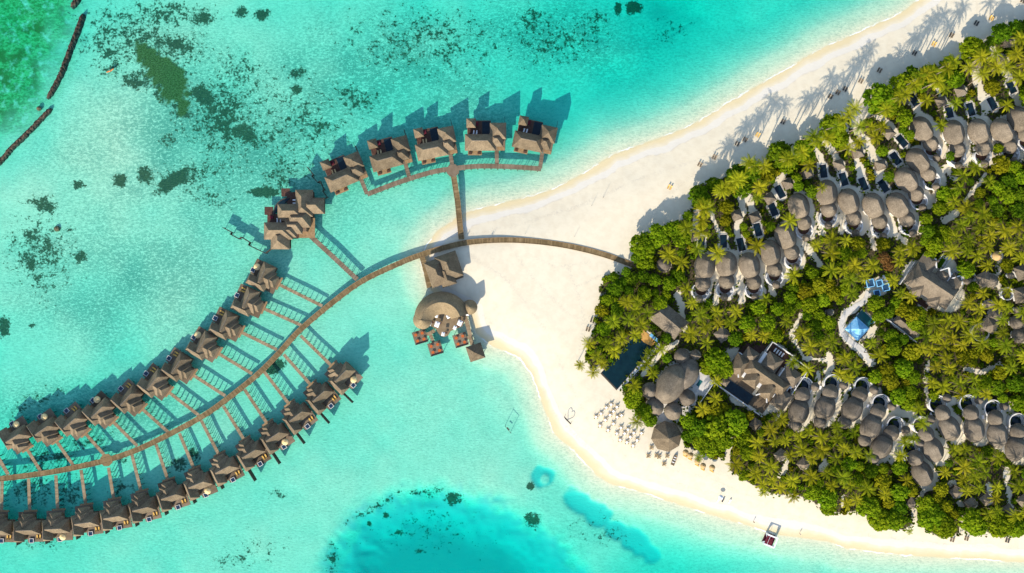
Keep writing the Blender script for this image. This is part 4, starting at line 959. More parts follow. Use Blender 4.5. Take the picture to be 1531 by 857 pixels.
# beach dining tables
def chair_mesh():
    mb = MB().rect(-.25, .25, -.25, .25, .42, .48).rect(-.25, .25, .21, .26, .48, .95)
    for sx in (-1, 1):
        for sy in (-1, 1): mb.rect(sx * .22 - .025, sx * .22 + .025, sy * .22 - .025, sy * .22 + .025, 0, .42)
    return mb.mesh('chair', 'canvas')
CH = chair_mesh()
ROWS = [[(912.5, 604), (905.5, 608.5), (897.5, 617.5), (890, 622.5)], [(921, 607.5), (916, 614), (911, 619.5), (904, 627), (896, 635.5)], [(928, 620), (921.5, 622.5), (916, 632.5), (908, 642)], [(927, 638.5), (921, 647)], [(937.5, 641), (932.5, 647), (926, 656.5)], [(946, 646), (941, 652), (936, 660)], [(957.5, 646.5), (951, 657), (945, 665)]]
LOOSE = [(972.5, 668), (968, 680.5), (980, 680), (996, 680.5), (991.5, 692.5), (984, 682)]
def table_set(x, y, lab, tl, white=True):
    q = P(x, y); g = ground(q.x, q.y); rz = R(48)
    t = dining_table((q.x, q.y, g), rz, lab, 'white' if white else 'wood_pale', 'white dining tables on the beach', .5)
    for k in range(4):
        a = rz + k * math.pi / 2
        o = bpy.data.objects.new('chair', CH); COL.objects.link(o)
        o.location = (q.x + math.cos(a) * .78, q.y + math.sin(a) * .8, g); o.rotation_euler = (0, 0, a - math.pi / 2)
        tag(o, f'pale chair at the {tl}', 'chair', 'chairs at the beach dining tables')
for i, rw in enumerate(ROWS):
    for j, (x, y) in enumerate(rw): table_set(x, y, f'white dining table, {ORD[j]} from the grove in the {ORD[i]} beach row from left', f'{ORD[j]} white table from grove, {ORD[i]} beach row from left')
for i, (x, y) in enumerate(LOOSE): table_set(x, y, f'grey-white loose table below the octagonal roof, {ORD[i]} from left', f'{ORD[i]} loose table from left below octagonal roof', False)

# ------------------------------------------------------------------ beach villas on the island
def G(px, py):
    q = P(px, py); return q, ground(q.x, q.y)
def courtyard(mb_floor, mb_wall, x, y, r, a0, a1):
    mb_floor.disc(x, y, r - .1, .02, .30); mb_wall.ring(x, y, r - .35, r, .0, 2.3, a0, a1)
def mk_beach_villa(kind):
    t = thing('beach_villa', 'x', 'villa', (0, 0, 0), 0, 'thatched beach villas in the grove')
    th = 'thatch' if kind == 'u' else 'thatch_dark'
    if kind == 'u':
        sd_, sr = 7.0, 3.55
        MB().hull(6.3, 4.7, 2.5, 3.0, 5.2, n=44, pw=1.22, egg=.10).build('roof', th, t, True)
        MB().hull(3.6, 3.5, .6, 3.02, 3.9, sd_, 0, n=34, pw=1.25).build('roof', th, t, True)
        MB().tube([(-2.5, 0, 8.17), (2.5, 0, 8.17)], .14, 6).build('ridge_cap', 'ridge', t)
        w = MB().prism([(5.1 * math.cos(i * .3) , 3.8 * math.sin(i * .3)) for i in range(21)], 0, 3.1).disc(sd_, 0, 2.7, 0, 3.1)
        w.build('wall', 'plaster', t)
        f, wl = MB(), MB(); courtyard(f, wl, 10.6, -.5, 3.9, R(-130), R(140))
        f.build('courtyard', 'terrace', t); wl.build('courtyard_wall', 'plaster', t)
        MB().disc(9.9, .1, 2.5, .31, .36).build('garden_bath', 'wood_dark', t)
        MB().cone(14.0, -.9, 1.75, 2.5, 4.5, 20, 1.6).build('bath_hut', th, t, True)
        MB().disc(14.0, -.9, 1.3, 0, 2.5).build('wall', 'plaster', t)
        MB().cone(11.6, 2.7, .8, 1.7, 2.2, 12, 1.6).build('rain_shower', 'terrace', t, True)
        MB().ring(11.6, 2.7, .55, .72, 0, 1.9).build('shower_wall', 'plaster', t)
    else:
        sd_ = 7.2
        MB().hull(6.0, 4.6, 2.3, 3.0, 5.0, n=44, pw=1.22, egg=.05).build('roof', th, t, True)
        MB().hull(3.8, 3.5, .8, 3.02, 3.9, sd_, 0, n=34, pw=1.25).build('roof', th, t, True)
        MB().tube([(-2.3, 0, 7.97), (2.3, 0, 7.97)], .14, 6).build('ridge_cap', 'ridge', t)
        w = MB().prism([(4.9 * math.cos(i * .3), 3.7 * math.sin(i * .3)) for i in range(21)], 0, 3.1).disc(sd_, 0, 2.7, 0, 3.1)
        if kind == 't':
            MB().hull(3.0, 2.9, .5, 2.9, 3.4, -6.4, 0, n=30, pw=1.25).build('roof', th, t, True); w.disc(-6.4, 0, 2.2, 0, 3.0)
        w.build('wall', 'plaster', t)
        f, wl = MB(), MB(); courtyard(f, wl, 11.4, 0, 4.0, R(-140), R(140)); wl.ring(11.4, 0, 3.0, 3.25, 0, 1.3, R(-70), R(120))
        f.build('courtyard', 'terrace', t); wl.build('courtyard_wall', 'plaster', t)
        MB().disc(11.0, 0, 2.75, .31, .36).build('plunge_pool', 'pool', t)
        MB().cone(12.2, -4.7, 2.0, 2.5, 4.6, 20, 1.6).build('bath_hut', th, t, True)
        MB().disc(12.2, -4.7, 1.5, 0, 2.5).build('wall', 'plaster', t)
        MB().rect(7, 8.6, 3.4, 4.4, 0, .6).build('outdoor_shower', 'white', t)
    return t
UPV = [((1055, 400), (1052, 429)), ((1088, 396.6), (1088, 423.5)), ((1123, 398), (1129, 422)), ((1154, 379), (1160, 402)), ((1177, 354), (1186, 376)), ((1197, 309), (1205, 335)), ((1239, 289), (1242, 314)), ((1272, 302), (1279, 325)),
       ((1309, 308), (1318, 330)), ((1346, 307), (1359, 327)), ((1359, 269), (1373, 289)), ((1376, 240), (1391, 258)), ((1382, 193), (1394, 212)), ((1430, 199), (1436, 225)), ((1467, 197), (1474, 222)), ((1502, 196), (1514, 219)), ((1527, 178), (1538, 200))]
LOV = [((1196.6, 616), (1203, 589), 't'), ((1236, 611), (1244, 588), 't'), ((1277, 613), (1287, 594), 't'), ((1305, 639), (1316, 616), 't'), ((1321, 669), (1334, 651), 't'), ((1382, 709), (1372, 687), 'n'), ((1398, 673), (1388.5, 651), 'n'), ((1423, 641), (1413, 619), 'n'), ((1460, 643), (1455, 616), 'n'), ((1495, 651), (1492, 625), 'n'), ((1522, 671), (1526, 645), 'n')]
protos = {}
def place_villa(kind, big, small, lab, lm):
    u = Vector((small[0] - big[0], small[1] - big[1])).normalized(); rz = hd(u.x, u.y)
    q = P(big[0], big[1], 6.2); g = ground(q.x, q.y); loc = (q.x, q.y, g)
    if kind not in protos: protos[kind] = t = mk_beach_villa(kind); t.location = loc; t.rotation_euler = (0, 0, rz); t['label'] = lab
    else: t = dup(protos[kind], loc, rz, lab)
    LANDMARK.append((big[0], big[1], lm))
    for d, r in ((0, 17), (-10, 14), (10, 15), (24, 12), (38, 11)) + (((-20, 9),) if kind == 't' else ()) + (((47, 5),) if kind == 'u' else ()):
        OCC.append((big[0] + u.x * d, big[1] + u.y * d, r))
    if kind != 'u':
        OCC.append((big[0] + u.x * 40 - u.y * 15, big[1] + u.y * 40 + u.x * 15, 7))
    return q, rz, g
for i, (b, s_) in enumerate(UPV):
    place_villa('u', b, s_, f'egg-shaped thatched beach villa with white round courtyard, {ORD[i]} from left in the upper grove', f'the {ORD[i]} upper grove villa from left')
for i, (b, s_, k) in enumerate(LOV):
    place_villa(k, b, s_, f'{"three" if k == "t" else "two"}-domed dark thatched villa, {ORD[i]} from left in the lower grove row', f'the {ORD[i]} lower grove villa from left')
POOLS = [((1047, 363), 0), ((1080, 361), 1), ((1106, 366), 2), ((1131, 344), 3), ((1154, 314), 4), ((1164, 287.5), 5), ((1228.5, 257), 6), ((1258.6, 269), 7), ((1288, 276), 8), ((1318, 279), 9), ((1336, 238), 10), ((1345.5, 212), 11), ((1363, 151), 12), ((1415.5, 168), 13), ((1447.6, 165), 14), ((1480, 156), 15), ((1508, 132), 16)]
pool0 = None
for (x, y), i in POOLS:
    b, s_ = UPV[i]; rz = hd(s_[0] - b[0], s_[1] - b[1])
    if i == 5: rz = hd(12, 22)
    q, g = G(x, y); lab = f'dark rectangular plunge pool with pale coping, {ORD[i]} from left along the upper grove'
    if pool0 is None:
        t = pool0 = thing('plunge_pool', lab, 'pool', (q.x, q.y, g), rz, 'plunge pools of the upper grove villas')
        MB().rect(-3.3, 3.3, -1.9, 1.9, -.3, .16).build('coping', 'terrace', t)
        MB().rect(-2.75, 2.75, -1.4, 1.4, .162, .18).build('pool_water', 'pool', t)
        MB().rect(-2.95, 2.95, -1.6, 1.6, .161, .172).build('pool_edge', 'pile', t)
    else: dup(pool0, (q.x, q.y, g), rz, lab)
    for d in (-6, 6): OCC.append((x + math.cos(rz) * d, y - math.sin(rz) * d, 8))
    LANDMARK.append((x, y, f'the {ORD[i]} plunge pool from left'))
SALA = [(1037, 352), (1101, 322), (1128, 325), (1150, 297), (1178, 275), (1206.4, 259.5), (1253, 247), (1282, 229), (1315.6, 247), (1328, 200), (1352, 149), (1405.8, 153), (1434.6, 137), (1455.8, 97), (1506, 64), (1497, 91)]
SALA2 = [(1128.5, 634), (1166, 680), (1200, 693), (1363, 751), (1427.6, 735), (1450, 752), (1473, 746), (1505, 762), (1528, 748)]
sala0 = None
for grp, lst in (('upper', SALA), ('lower', SALA2)):
    for i, (x, y) in enumerate(lst):
        q = P(x, y, 3.2); g = ground(q.x, q.y); rz = R([30, 20, 25, 35, 25, 15, 20, 15, 20, 40, 35, 25, 25, 20, 10, 15][i % 16] + (20 if grp == 'lower' else 0))
        lab = f'small square thatched pavilion, {ORD[i]} from left along the {grp} beach side of grove'
        if sala0 is None:
            t = sala0 = thing('garden_pavilion', lab, 'pavilion', (q.x, q.y, g), rz, 'small garden pavilions')
            MB().pyramid(0, 0, 4.6, 4.4, 2.4, 4.6).build('roof', 'thatch', t)
            MB().rect(-1.9, 1.9, -1.8, 1.8, 0, .35).build('platform', 'wood_brown', t)
            for sx in (-1, 1):
                for sy in (-1, 1): MB().tube([(sx * 1.7, sy * 1.6, .3), (sx * 1.7, sy * 1.6, 2.5)], .09, 6).build('post', 'wood_brown', t)
        else: dup(sala0, (q.x, q.y, g), rz, lab)
        OCC.append((x, y, 8)); LANDMARK.append((x, y, f'the {ORD[i]} {grp} pavilion from left'))

# sandy lanes (kept free of planting)
PATHS += [([(1047, 363), (1038, 338), (1040, 318)], 3.5), ([(1080, 361), (1068, 335), (1056, 308)], 3.5), ([(1106, 366), (1098, 340), (1110, 318), (1104, 292)], 4.5), ([(1131, 344), (1124, 318), (1118, 300), (1105, 275)], 5.5),
          ([(1154, 314), (1150, 297), (1170, 262), (1184, 224)], 5), ([(1228.5, 257), (1225, 240), (1208, 215)], 5), ([(1258, 269), (1251, 245), (1226, 198)], 5), ([(1288, 276), (1280, 240), (1262, 205), (1255, 172)], 6), ([(1318, 279), (1308, 245), (1296, 220), (1276, 190)], 6.5),
          ([(1345, 212), (1325, 185), (1300, 165), (1285, 178)], 5), ([(1380, 185), (1358, 150), (1342, 138), (1328, 122)], 5), ([(1415, 168), (1400, 140), (1385, 118), (1372, 100)], 3.5), ([(1470, 165), (1458, 122), (1445, 90)], 5.5), ([(1520, 160), (1505, 120), (1490, 92), (1480, 75)], 5),
          ([(1070, 380), (1073, 420), (1068, 450)], 4.5), ([(1104, 390), (1106, 425), (1108, 450)], 4.5), ([(1140, 385), (1147, 420), (1155, 440)], 4), ([(1170, 380), (1176, 415)], 4), ([(1190, 345), (1200, 365), (1225, 395)], 4.5), ([(1220, 320), (1228, 350)], 4), ([(1255, 290), (1258, 330), (1256, 345)], 4), ([(1290, 315), (1297, 350), (1305, 370)], 4), ([(1328, 320), (1336, 350), (1350, 362)], 4),
          ([(1393, 300), (1400, 262), (1420, 245)], 4), ([(1410, 250), (1425, 270)], 3.5), ([(1452, 205), (1460, 235), (1480, 245)], 3.5),
          ([(1222, 560), (1222, 590), (1210, 625)], 4), ([(1262, 590), (1258, 612)], 4), ([(1300, 600), (1296, 622)], 4.5), ([(1330, 620), (1345, 616), (1362, 620), (1360, 640)], 5.5), ([(1343, 660), (1330, 690)], 4), ([(1408, 605), (1420, 600)], 4), ([(1470, 600), (1476, 640)], 3.5), ([(1508, 605), (1512, 630)], 3.5),
          ([(1363, 755), (1366, 775), (1368, 800)], 4.5), ([(1385, 725), (1370, 745)], 3.5), ([(1420, 720), (1425, 738)], 4), ([(1435, 770), (1437, 800)], 2.5), ([(1432, 752), (1450, 754)], 4.5), ([(1500, 700), (1508, 760)], 4), ([(1475, 725), (1474, 745)], 3.5), ([(1475, 790), (1474, 805)], 2.5),
          ([(1236, 530), (1240, 550), (1234, 555)], 5), ([(1228, 538), (1200, 535), (1180, 500), (1195, 470)], 2.5), ([(1012, 440), (1018, 460), (1020, 475), (1022, 490)], 4.5), ([(1385, 600), (1380, 560), (1386, 540)], 2.5), ([(1492, 545), (1465, 555), (1440, 552)], 4), ([(1490, 385), (1488, 420), (1494, 442)], 3), ([(1410, 330), (1425, 320)], 6), ([(1440, 300), (1470, 262)], 3),
          ([(1085, 705), (1088, 660), (1092, 640)], 3.5), ([(1258, 740), (1256, 770)], 2.5), ([(1225, 700), (1232, 690)], 4), ([(1232, 740), (1222, 755)], 2.5), ([(958, 560), (985, 530), (1012, 510)], 3.5), ([(995, 650), (1010, 655), (1030, 690)], 6), ([(1175, 690), (1165, 712)], 3)]

# ------------------------------------------------------------------ main pool and beach restaurant
def poly_thing(name, label, cat, poly, mat, z0, z1, kind=None):
    base = P(*poly[0]); g = ground(base.x, base.y)
    pts = [P(*p) - base for p in poly]
    if kind == 'structure':
        o = MB().prism(pts, z0, z1).build(name, mat); o.location = (base.x, base.y, g); o['kind'] = kind; return o
    t = thing(name, label, cat, (base.x, base.y, g)); return t, pts
PO = [(897, 558), (921, 583), (981, 513), (955, 492)]
t, pts = poly_thing('main_pool', 'large near-black teal swimming pool half shaded by palms at the beach', 'pool', PO, None, 0, 0)
MB().prism(pts, -.4, .1).build('coping', 'pile', t)
cc = sum(pts, Vector()) / 4
MB().prism([cc + (p - cc) * .955 for p in pts], .102, .13).build('pool_water', 'pool_teal', t)
OCC += [(920, 560, 16), (935, 545, 16), (950, 528, 14), (965, 512, 10), (921, 578, 7), (905, 560, 6)]
LANDMARK.append((925, 555, 'the main beach pool'))
def strip(px_a, px_b, w, z0, z1, mat, name, parent, base):
    A, B_ = P(*px_a) - base, P(*px_b) - base; d = B_ - A
    return MB().box((A.x + B_.x) / 2, (A.y + B_.y) / 2, z0, z1, d.length, w, math.atan2(d.y, d.x)).build(name, mat, parent)
pb = P(*PO[0])
strip((924.5, 583), (985, 514), 1.5, -.4, .14, 'terrace', 'edge_walk', t, pb)
t2, pts = poly_thing('pool_bar_floor', 'ochre curved floor at the top end of the main pool', 'floor', [(952, 494), (958, 490), (981, 511), (973, 517), (962, 512), (953, 503)], None, 0, 0)
MB().prism(pts, -.3, .22).build('floor', 'orange_floor', t2)
pb2 = P(952, 494); strip((971, 500), (983, 510), 1.4, .1, .35, 'blue', 'counter', t2, pb2)
OCC += [(967, 504, 9)]
for k in range(4):
    q, g = G(944 + 3.1 * k, 569 - 3.6 * k); lounger((q.x, q.y, g), R(50), f'pale lounger on the pool edge walk, {ORD[k]} from the lower end', 'white', 'grey_cloth', 'loungers beside the main pool')
def vault(px, py, l, w, rot, ze, h, name, label, mat, cat='building'):
    q = P(px, py, ze + h * .6); g = ground(q.x, q.y); t = thing(name, label, cat, (q.x, q.y, g), rot)
    MB().hull(l / 2, w / 2, l * .36, ze, h, n=48, pw=1.35).build('roof', mat, t, False)
    MB().rect(-l * .4, l * .4, -w * .36, w * .36, 0, ze + .1).build('wall', 'wall', t); return t
q = P(999, 480, 5); g = ground(q.x, q.y)
t = thing('pool_bar', 'grey thatched gable-roofed bar above the main pool', 'building', (q.x, q.y, g), hd(36, 30))
MB().hip(-7.5, 7.5, -4.6, 5.4, 3.3, 6.6, 'x', 1.6).build('roof', 'thatch', t); MB().rect(-6.5, 6.5, -3.6, 4.4, 0, 3.2).build('wall', 'plaster', t)
OCC += [(990, 474, 12), (1001, 484, 13), (1005, 478, 12)]; LANDMARK.append((999, 480, 'the grey pool bar'))
rb = P(1006, 573, 6); g = ground(rb.x, rb.y)
t = thing('beach_restaurant', 'beach restaurant of one long thatched dome ringed by round domes', 'building', (rb.x, rb.y, g))
def rel(px, py, z=5): q = P(px, py, z); return q.x - rb.x, q.y - rb.y
x, y = rel(1003, 574); MB().hull(9.6, 6.2, 4.2, 3.9, 6.6, x, y, hd(14, -22), n=48, pw=1.25).build('roof', 'thatch', t, True)
x, y = rel(1026, 560); MB().hull(7.6, 5.2, 2.2, 3.2, 4.2, x, y, hd(10, -18), n=40, pw=1.25).build('roof', 'thatch_dark', t, True)
for (a, b, r_, zz) in ((1020, 533, 3.5, 3.2), (972, 584, 3.6, 3.2), (979, 609, 4.1, 3.3), (1007, 615, 4.0, 3.25), (1027.5, 595, 3.75, 3.3)):
    x, y = rel(a, b, zz + 2); MB().hull(r_, r_, .01, zz, 3.8, x, y, n=32, pw=1.25).build('roof', 'thatch_dark' if r_ < 3.8 else 'thatch', t, True)
    MB().disc(x, y, r_ * .75, 0, zz).build('wall', 'plaster', t)
x, y = rel(1003, 574); MB().prism([(x + 5.5 * math.cos(i * .3) , y + 5.5 * math.sin(i * .3)) for i in range(21)], 0, 3.8).build('wall', 'plaster', t)
x, y = rel(997, 596, 0); MB().prism([(x - 12, y - 6.5), (x + 2, y - 12), (x + 10, y - 7), (x + 19, y + 10), (x + 12, y + 16), (x + 5, y + 20), (x - 6, y + 6)], 0, .25).build('terrace', 'terrace', t)
OCC += [(1003, 574, 24), (1012, 560, 20), (997, 588, 20), (1028, 560, 16), (1020, 533, 12), (972, 584, 12), (979, 609, 13), (1007, 615, 13), (1027, 595, 13), (1045, 580, 12), (1055, 572, 9), (1040, 560, 10)]
LANDMARK.append((1003, 574, 'the long-domed beach restaurant'))
q, g = G(1048, 577)
t = thing('service_terrace', 'pale terrace with a green mat east of the beach restaurant', 'terrace', (q.x, q.y, g), hd(18, -26))
MB().rect(-7, 6, -3, 3, 0, .28).build('floor', 'terrace', t); MB().rect(-7, 6, -3.2, -3.0, 0, 1.6).build('low_wall', 'white', t)
MB().rect(-1, 2, 1, 2.6, .28, .34).build('mat', 'pool_tile', t)
q = P(997, 653, 5); g = ground(q.x, q.y)
t = thing('octagonal_pavilion', 'big octagonal shingled pavilion roof standing on the beach sand', 'pavilion', (q.x, q.y, g), R(8))
MB().hull(6.9, 6.9, .01, 3.1, 4.4, n=8, k=5, pw=1.05).build('roof', 'shingle', t)
MB().disc(0, 0, 5.2, -.3, .2, 8).build('floor', 'wood_pale', t)
for i in range(8): MB().tube([(5 * math.cos(i * R(45)), 5 * math.sin(i * R(45)), 0), (5 * math.cos(i * R(45)), 5 * math.sin(i * R(45)), 3.3)], .14, 7).build('post', 'wood_brown', t)
OCC += [(997, 653, 24), (990, 632, 12), (985, 668, 12)]; LANDMARK.append((997, 653, 'the octagonal beach pavilion'))
q = P(1038, 531, 3); t = thing('garden_pavilion', 'small square thatched pavilion just right of a round dome by the beach restaurant', 'pavilion', (q.x, q.y, ground(q.x, q.y)), R(35), 'small garden pavilions')
MB().pyramid(0, 0, 4.2, 4.2, 2.4, 4.4).build('roof', 'thatch', t); MB().rect(-1.6, 1.6, -1.6, 1.6, 0, 2.4).build('wall', 'plaster', t); OCC.append((1038, 531, 8))

# ------------------------------------------------------------------ courtyard residence (spa) with dark pool
q = P(1127, 568, 5); g = ground(q.x, q.y); ax = hd(46, 32)
sp = thing('courtyard_residence', 'walled residence of stepped grey hip roofs around a dark long pool', 'building', (q.x, q.y, g), ax)
# local +x runs along the pool (down-right), +y up-right
MB().rect(-12, 15, -1.5, 6.5, 0, 3.4).rect(-3, 4, 6, 13, 0, 3.2).rect(8, 16, 6, 12, 0, 3.2).build('wall', 'plaster', sp)
rf = MB().hip(-7.5, 14.5, .4, 7.6, 3.8, 7.9, 'x', 3.4).hip(-12.6, -5.4, -2.8, 6.0, 3.6, 7.6, 'y', 3.4).hip(-4.2, 2.6, -3.2, 5.2, 3.7, 7.7, 'y', 3.2).hip(4.2, 11.0, -4.2, 5.0, 3.7, 7.8, 'y', 3.2)
rf.build('roof', 'shingle', sp)
rr_ = MB().hip(-1.5, 6.0, 6.4, 14.6, 3.55, 7.4, 'y', 3.4).hip(8.6, 16.6, 7.0, 14.2, 3.4, 6.8, 'x', 3.2).hip(11.5, 18.4, -4.5, 4.2, 3.5, 7.0, 'y', 3.0).hip(-10.5, -4.2, 5.0, 11.0, 3.5, 6.6, 'x', 2.8)
rr_.build('roof', 'slate', sp)
tr = MB()
for (a, b) in ((-9.4, -2.2), (7.2, -4.2)):
    for sgn in (-1, 1): tr.box(a + sgn * 1.6, b + .9, 4.1, 4.5, .5, 4.6, sgn * .62)
tr.build('roof_trim', 'terrace', sp)
pl = MB().rect(-12.5, 5.5, -10.6, -5.4, -.4, .2).build('swimming_pool', 'pile', sp)
MB().rect(-12.1, 5.1, -10.2, -5.8, .202, .22).build('pool_water', 'pool', pl)
MB().rect(-15, -12.5, -9.5, -3.0, 0, .25).rect(-12.5, 4, -5.3, -2, 0, .24).rect(5.5, 13, -10, -4, 0, .25).build('sun_deck', 'wood_brown', sp)
MB().rect(-12.8, 6, -11.2, -10.7, 0, 1.2).rect(6, 15, -11.4, -10.9, 0, .9).rect(-2.5, -2.2, 9, 19, 0, 2.6).rect(8.9, 9.2, 10, 19.5, 0, 2.6).rect(17.6, 17.9, 1, 16.5, 0, 2.6).rect(18.5, 18.8, -9, 3, 0, 2.6).rect(-2, 9, 18.6, 18.9, 0, 2.6).rect(9.2, 18, 18, 18.3, 0, 2.6).build('garden_wall', 'plaster', sp)
MB().rect(9.3, 17.4, 5, 17.9, .0, .2).rect(-12, 8.8, 5.5, 18.5, 0, .19).rect(9, 18.4, -4, 5, 0, .18).build('courtyard', 'wood_dark', sp)
MB().pyramid(-9.5, -8.0, 3.2, 3.2, 2.2, 3.8).build('pool_pavilion_roof', 'slate', sp)
MB().cone(12.6, 16.0, 1.3, 2.1, 2.8, 16, 1.1).build('parasol', 'canvas', sp)
for k in range(4):
    v = Matrix.Translation((q.x, q.y, g)) @ Matrix.Rotation(ax, 4, 'Z') @ Vector((1.2 + 1.35 * k, 16.6, .2))
    lounger(v, ax + 1.57, f'white lounger in the dark courtyard of the walled residence, {ORD[k]} of four from left', 'white', 'white', 'courtyard loungers')
for d in (-14, 0, 14): OCC.append((1127 + d * 2.7 * .82, 568 + d * 2.7 * .57, 27))
OCC += [(1105, 590, 16), (1125, 600, 14), (1092, 578, 12), (1110, 545, 14), (1133, 535, 20), (1160, 530, 16), (1150, 600, 14), (1165, 590, 16), (1170, 560, 14), (1140, 612, 8)]
LANDMARK.append((1127, 568, 'the walled courtyard residence'))

# ------------------------------------------------------------------ grey main building
q = P(1392, 428, 5); g = ground(q.x, q.y); ax = hd(44, 29)
mbd = MBD = thing('main_building', 'large grey shingled building with pale sunny roof slope and white terraces behind', 'building', (q.x, q.y, g), ax)
MB().rect(-10.5, 10.5, -5.2, 6, 0, 3.9).rect(-10, -4, 6, 11.5, 0, 3.6).rect(4, 11, 6, 11, 0, 3.6).build('wall', 'plaster', mbd)
rf = MB().hip(-12, 12.2, -6.0, 6.2, 4.1, 9.2, 'x', 3.2).hip(-7.6, -1.8, -8.6, 1, 4.15, 7.0, 'y', 4.0).hip(2.0, 8.0, -8.6, 1, 4.15, 7.0, 'y', 4.0).hip(-12, -3.6, 1.5, 12.6, 3.9, 7.3, 'y', 3.4).hip(-1.5, 5, 4.5, 9.6, 3.8, 6.6, 'y', 2.6).hip(5.6, 12, 2.0, 11.5, 3.85, 7.0, 'y', 3.0)
rf.build('roof', 'slate', mbd)
tr = MB()
for x in (-6.2, 1.8, 8.8):
    for sgn in (-1, 1): tr.box(x + sgn * 1.5, 10.2, 4.2, 5.1, .5, 4.6, sgn * .68)
tr.build('roof_trim', 'plaster', mbd)
MB().rect(-2.6, 1.6, 10.2, 17.5, 0, .3).rect(-2.9, -2.5, 10, 17.8, 0, 1.5).rect(1.5, 1.9, 10, 17.8, 0, 1.5).rect(6, 12.5, 11.5, 15.0, 0, .4).rect(12.2, 12.6, 4, 15.2, 0, 1.8).rect(-12.6, -12.2, -7, 6, 0, 2).build('terrace', 'terrace', mbd)
MB().rect(-1.6, .6, 10.5, 16, .302, .4).build('planter', 'leaf_bright', mbd)
MB().rect(-9, 6, -9.6, -6.6, 0, .25).build('deck', 'wood_dark', mbd)
for d in (-9, 0, 9): OCC.append((1392 + d * 2.9 * .83, 428 + d * 2.9 * .55, 25))
OCC += [(1388, 405, 16), (1375, 402, 14), (1415, 400, 12), (1425, 422, 12), (1380, 455, 10), (1412, 392, 9)]
LANDMARK.append((1392, 428, 'the grey main building'))
MBD.scale = (.9, .9, .95)
q = P(1353, 488, 4); t = thing('service_shed', 'narrow grey ridge-roofed shed along a thin white wall below the main building', 'building', (q.x, q.y, ground(q.x, q.y)), hd(46, 36))
MB().hip(-5.5, 6.5, -1.6, 2.6, 2.8, 4.6, 'x', 1.2).build('roof', 'slate', t); MB().rect(-5, 6, -1.2, 2.2, 0, 2.7).build('wall', 'plaster', t)
MB().rect(-10.5, 8.5, -2.4, -2.1, 0, 2.4).build('garden_wall', 'plaster', t)
OCC += [(1353, 488, 10), (1345, 482, 8), (1364, 497, 8), (1330, 479, 4), (1338, 486, 4)]; LANDMARK.append((1353, 488, 'the narrow grey shed'))
# blue pavilion, blue play frames
q = P(1280.5, 491.6, 4); g = ground(q.x, q.y)
t = thing('blue_canopy', 'square bright blue tent canopy beside a small teal pool', 'canopy', (q.x, q.y, g), hd(18, 17))
MB().pyramid(0, 0, 7.8, 7.6, 2.9, 5.0, 0, .1).build('canvas', 'blue', t)
for sx in (-1, 1):
    for sy in (-1, 1): MB().tube([(sx * 3.5, sy * 3.5, 0), (sx * 3.5, sy * 3.5, 2.9)], .08, 6).build('post', 'white', t)
MB().box(4.7, .5, 0, .5, 1.4, 4.5).box(4.9, -3.2, 0, .45, 1.6, 1.2).build('bench', 'grey_cloth', t)
q2, g2 = G(1290, 477)
t = thing('children_pool', 'small teal pool corner showing beside the blue canopy', 'pool', (q2.x, q2.y, g2), hd(18, 17))
MB().rect(-4, 4.4, -2.6, 2.6, -.2, .12).build('coping', 'terrace', t); MB().rect(-3.7, 4.1, -2.3, 2.3, .122, .14).build('pool_water', 'pool_tile', t)
OCC += [(1281, 492, 17), (1290, 477, 10), (1304, 492, 6), (1300, 500, 6)]; LANDMARK.append((1281, 492, 'the blue tent canopy'))
pth = smooth_path([(1296, 436), (1290, 450), (1277, 458), (1263, 468), (1256, 482), (1258, 498), (1268, 510), (1282, 520), (1293, 532), (1299, 542)], 0, 6)
gz = ground(pth[30].x, pth[30].y)
o = MB().ribbon([Vector((p.x, p.y, 0)) for p in pth], 2.5, gz - .4, gz + .12).build('path', 'terrace'); o['kind'] = 'structure'
PATHS.append(([(1296, 436), (1277, 458), (1263, 468), (1256, 482), (1258, 498), (1268, 510), (1282, 520), (1299, 542)], 6))
q = P(1312, 428, 3); g = ground(q.x, q.y)
t = thing('play_tower', 'cluster of blue-framed play platforms with a pale slide', 'playground', (q.x, q.y, g), R(14))
for k, (x, y, w) in enumerate(((-3.4, 2.2, 3.2), (.6, 1.2, 2.6), (2.8, -1.2, 3.0), (-1.6, -2.8, 2.6))):
    MB().rect(x - w / 2, x + w / 2, y - w / 2, y + w / 2, 2.5, 2.6).build('netting', 'blue_dark', t)
    fr = MB()
    for s_ in (-1, 1):
        fr.rect(x - w / 2, x + w / 2, y + s_ * w / 2 - .18, y + s_ * w / 2 + .18, 2.61, 2.9).rect(x + s_ * w / 2 - .18, x + s_ * w / 2 + .18, y - w / 2 + .18, y + w / 2 - .18, 2.61, 2.88)
        for s2 in (-1, 1): fr.rect(x + s_ * w / 2 - .1, x + s_ * w / 2 + .1, y + s2 * w / 2 - .1, y + s2 * w / 2 + .1, 0, 2.5)
    fr.build('frame', 'blue', t)
MB().add([(3.6, 1, 2.5), (4.5, 1, 2.5), (4.5, 4.6, .2), (3.6, 4.6, .2), (3.6, 1, 2.4), (4.5, 1, 2.4), (4.5, 4.6, .1), (3.6, 4.6, .1)], [(0, 1, 2, 3), (7, 6, 5, 4), (0, 4, 5, 1), (1, 5, 6, 2), (2, 6, 7, 3), (3, 7, 4, 0)]).build('slide', 'white', t)
OCC += [(1312, 428, 14), (1305, 436, 6)]; LANDMARK.append((1312, 428, 'the blue play frames'))
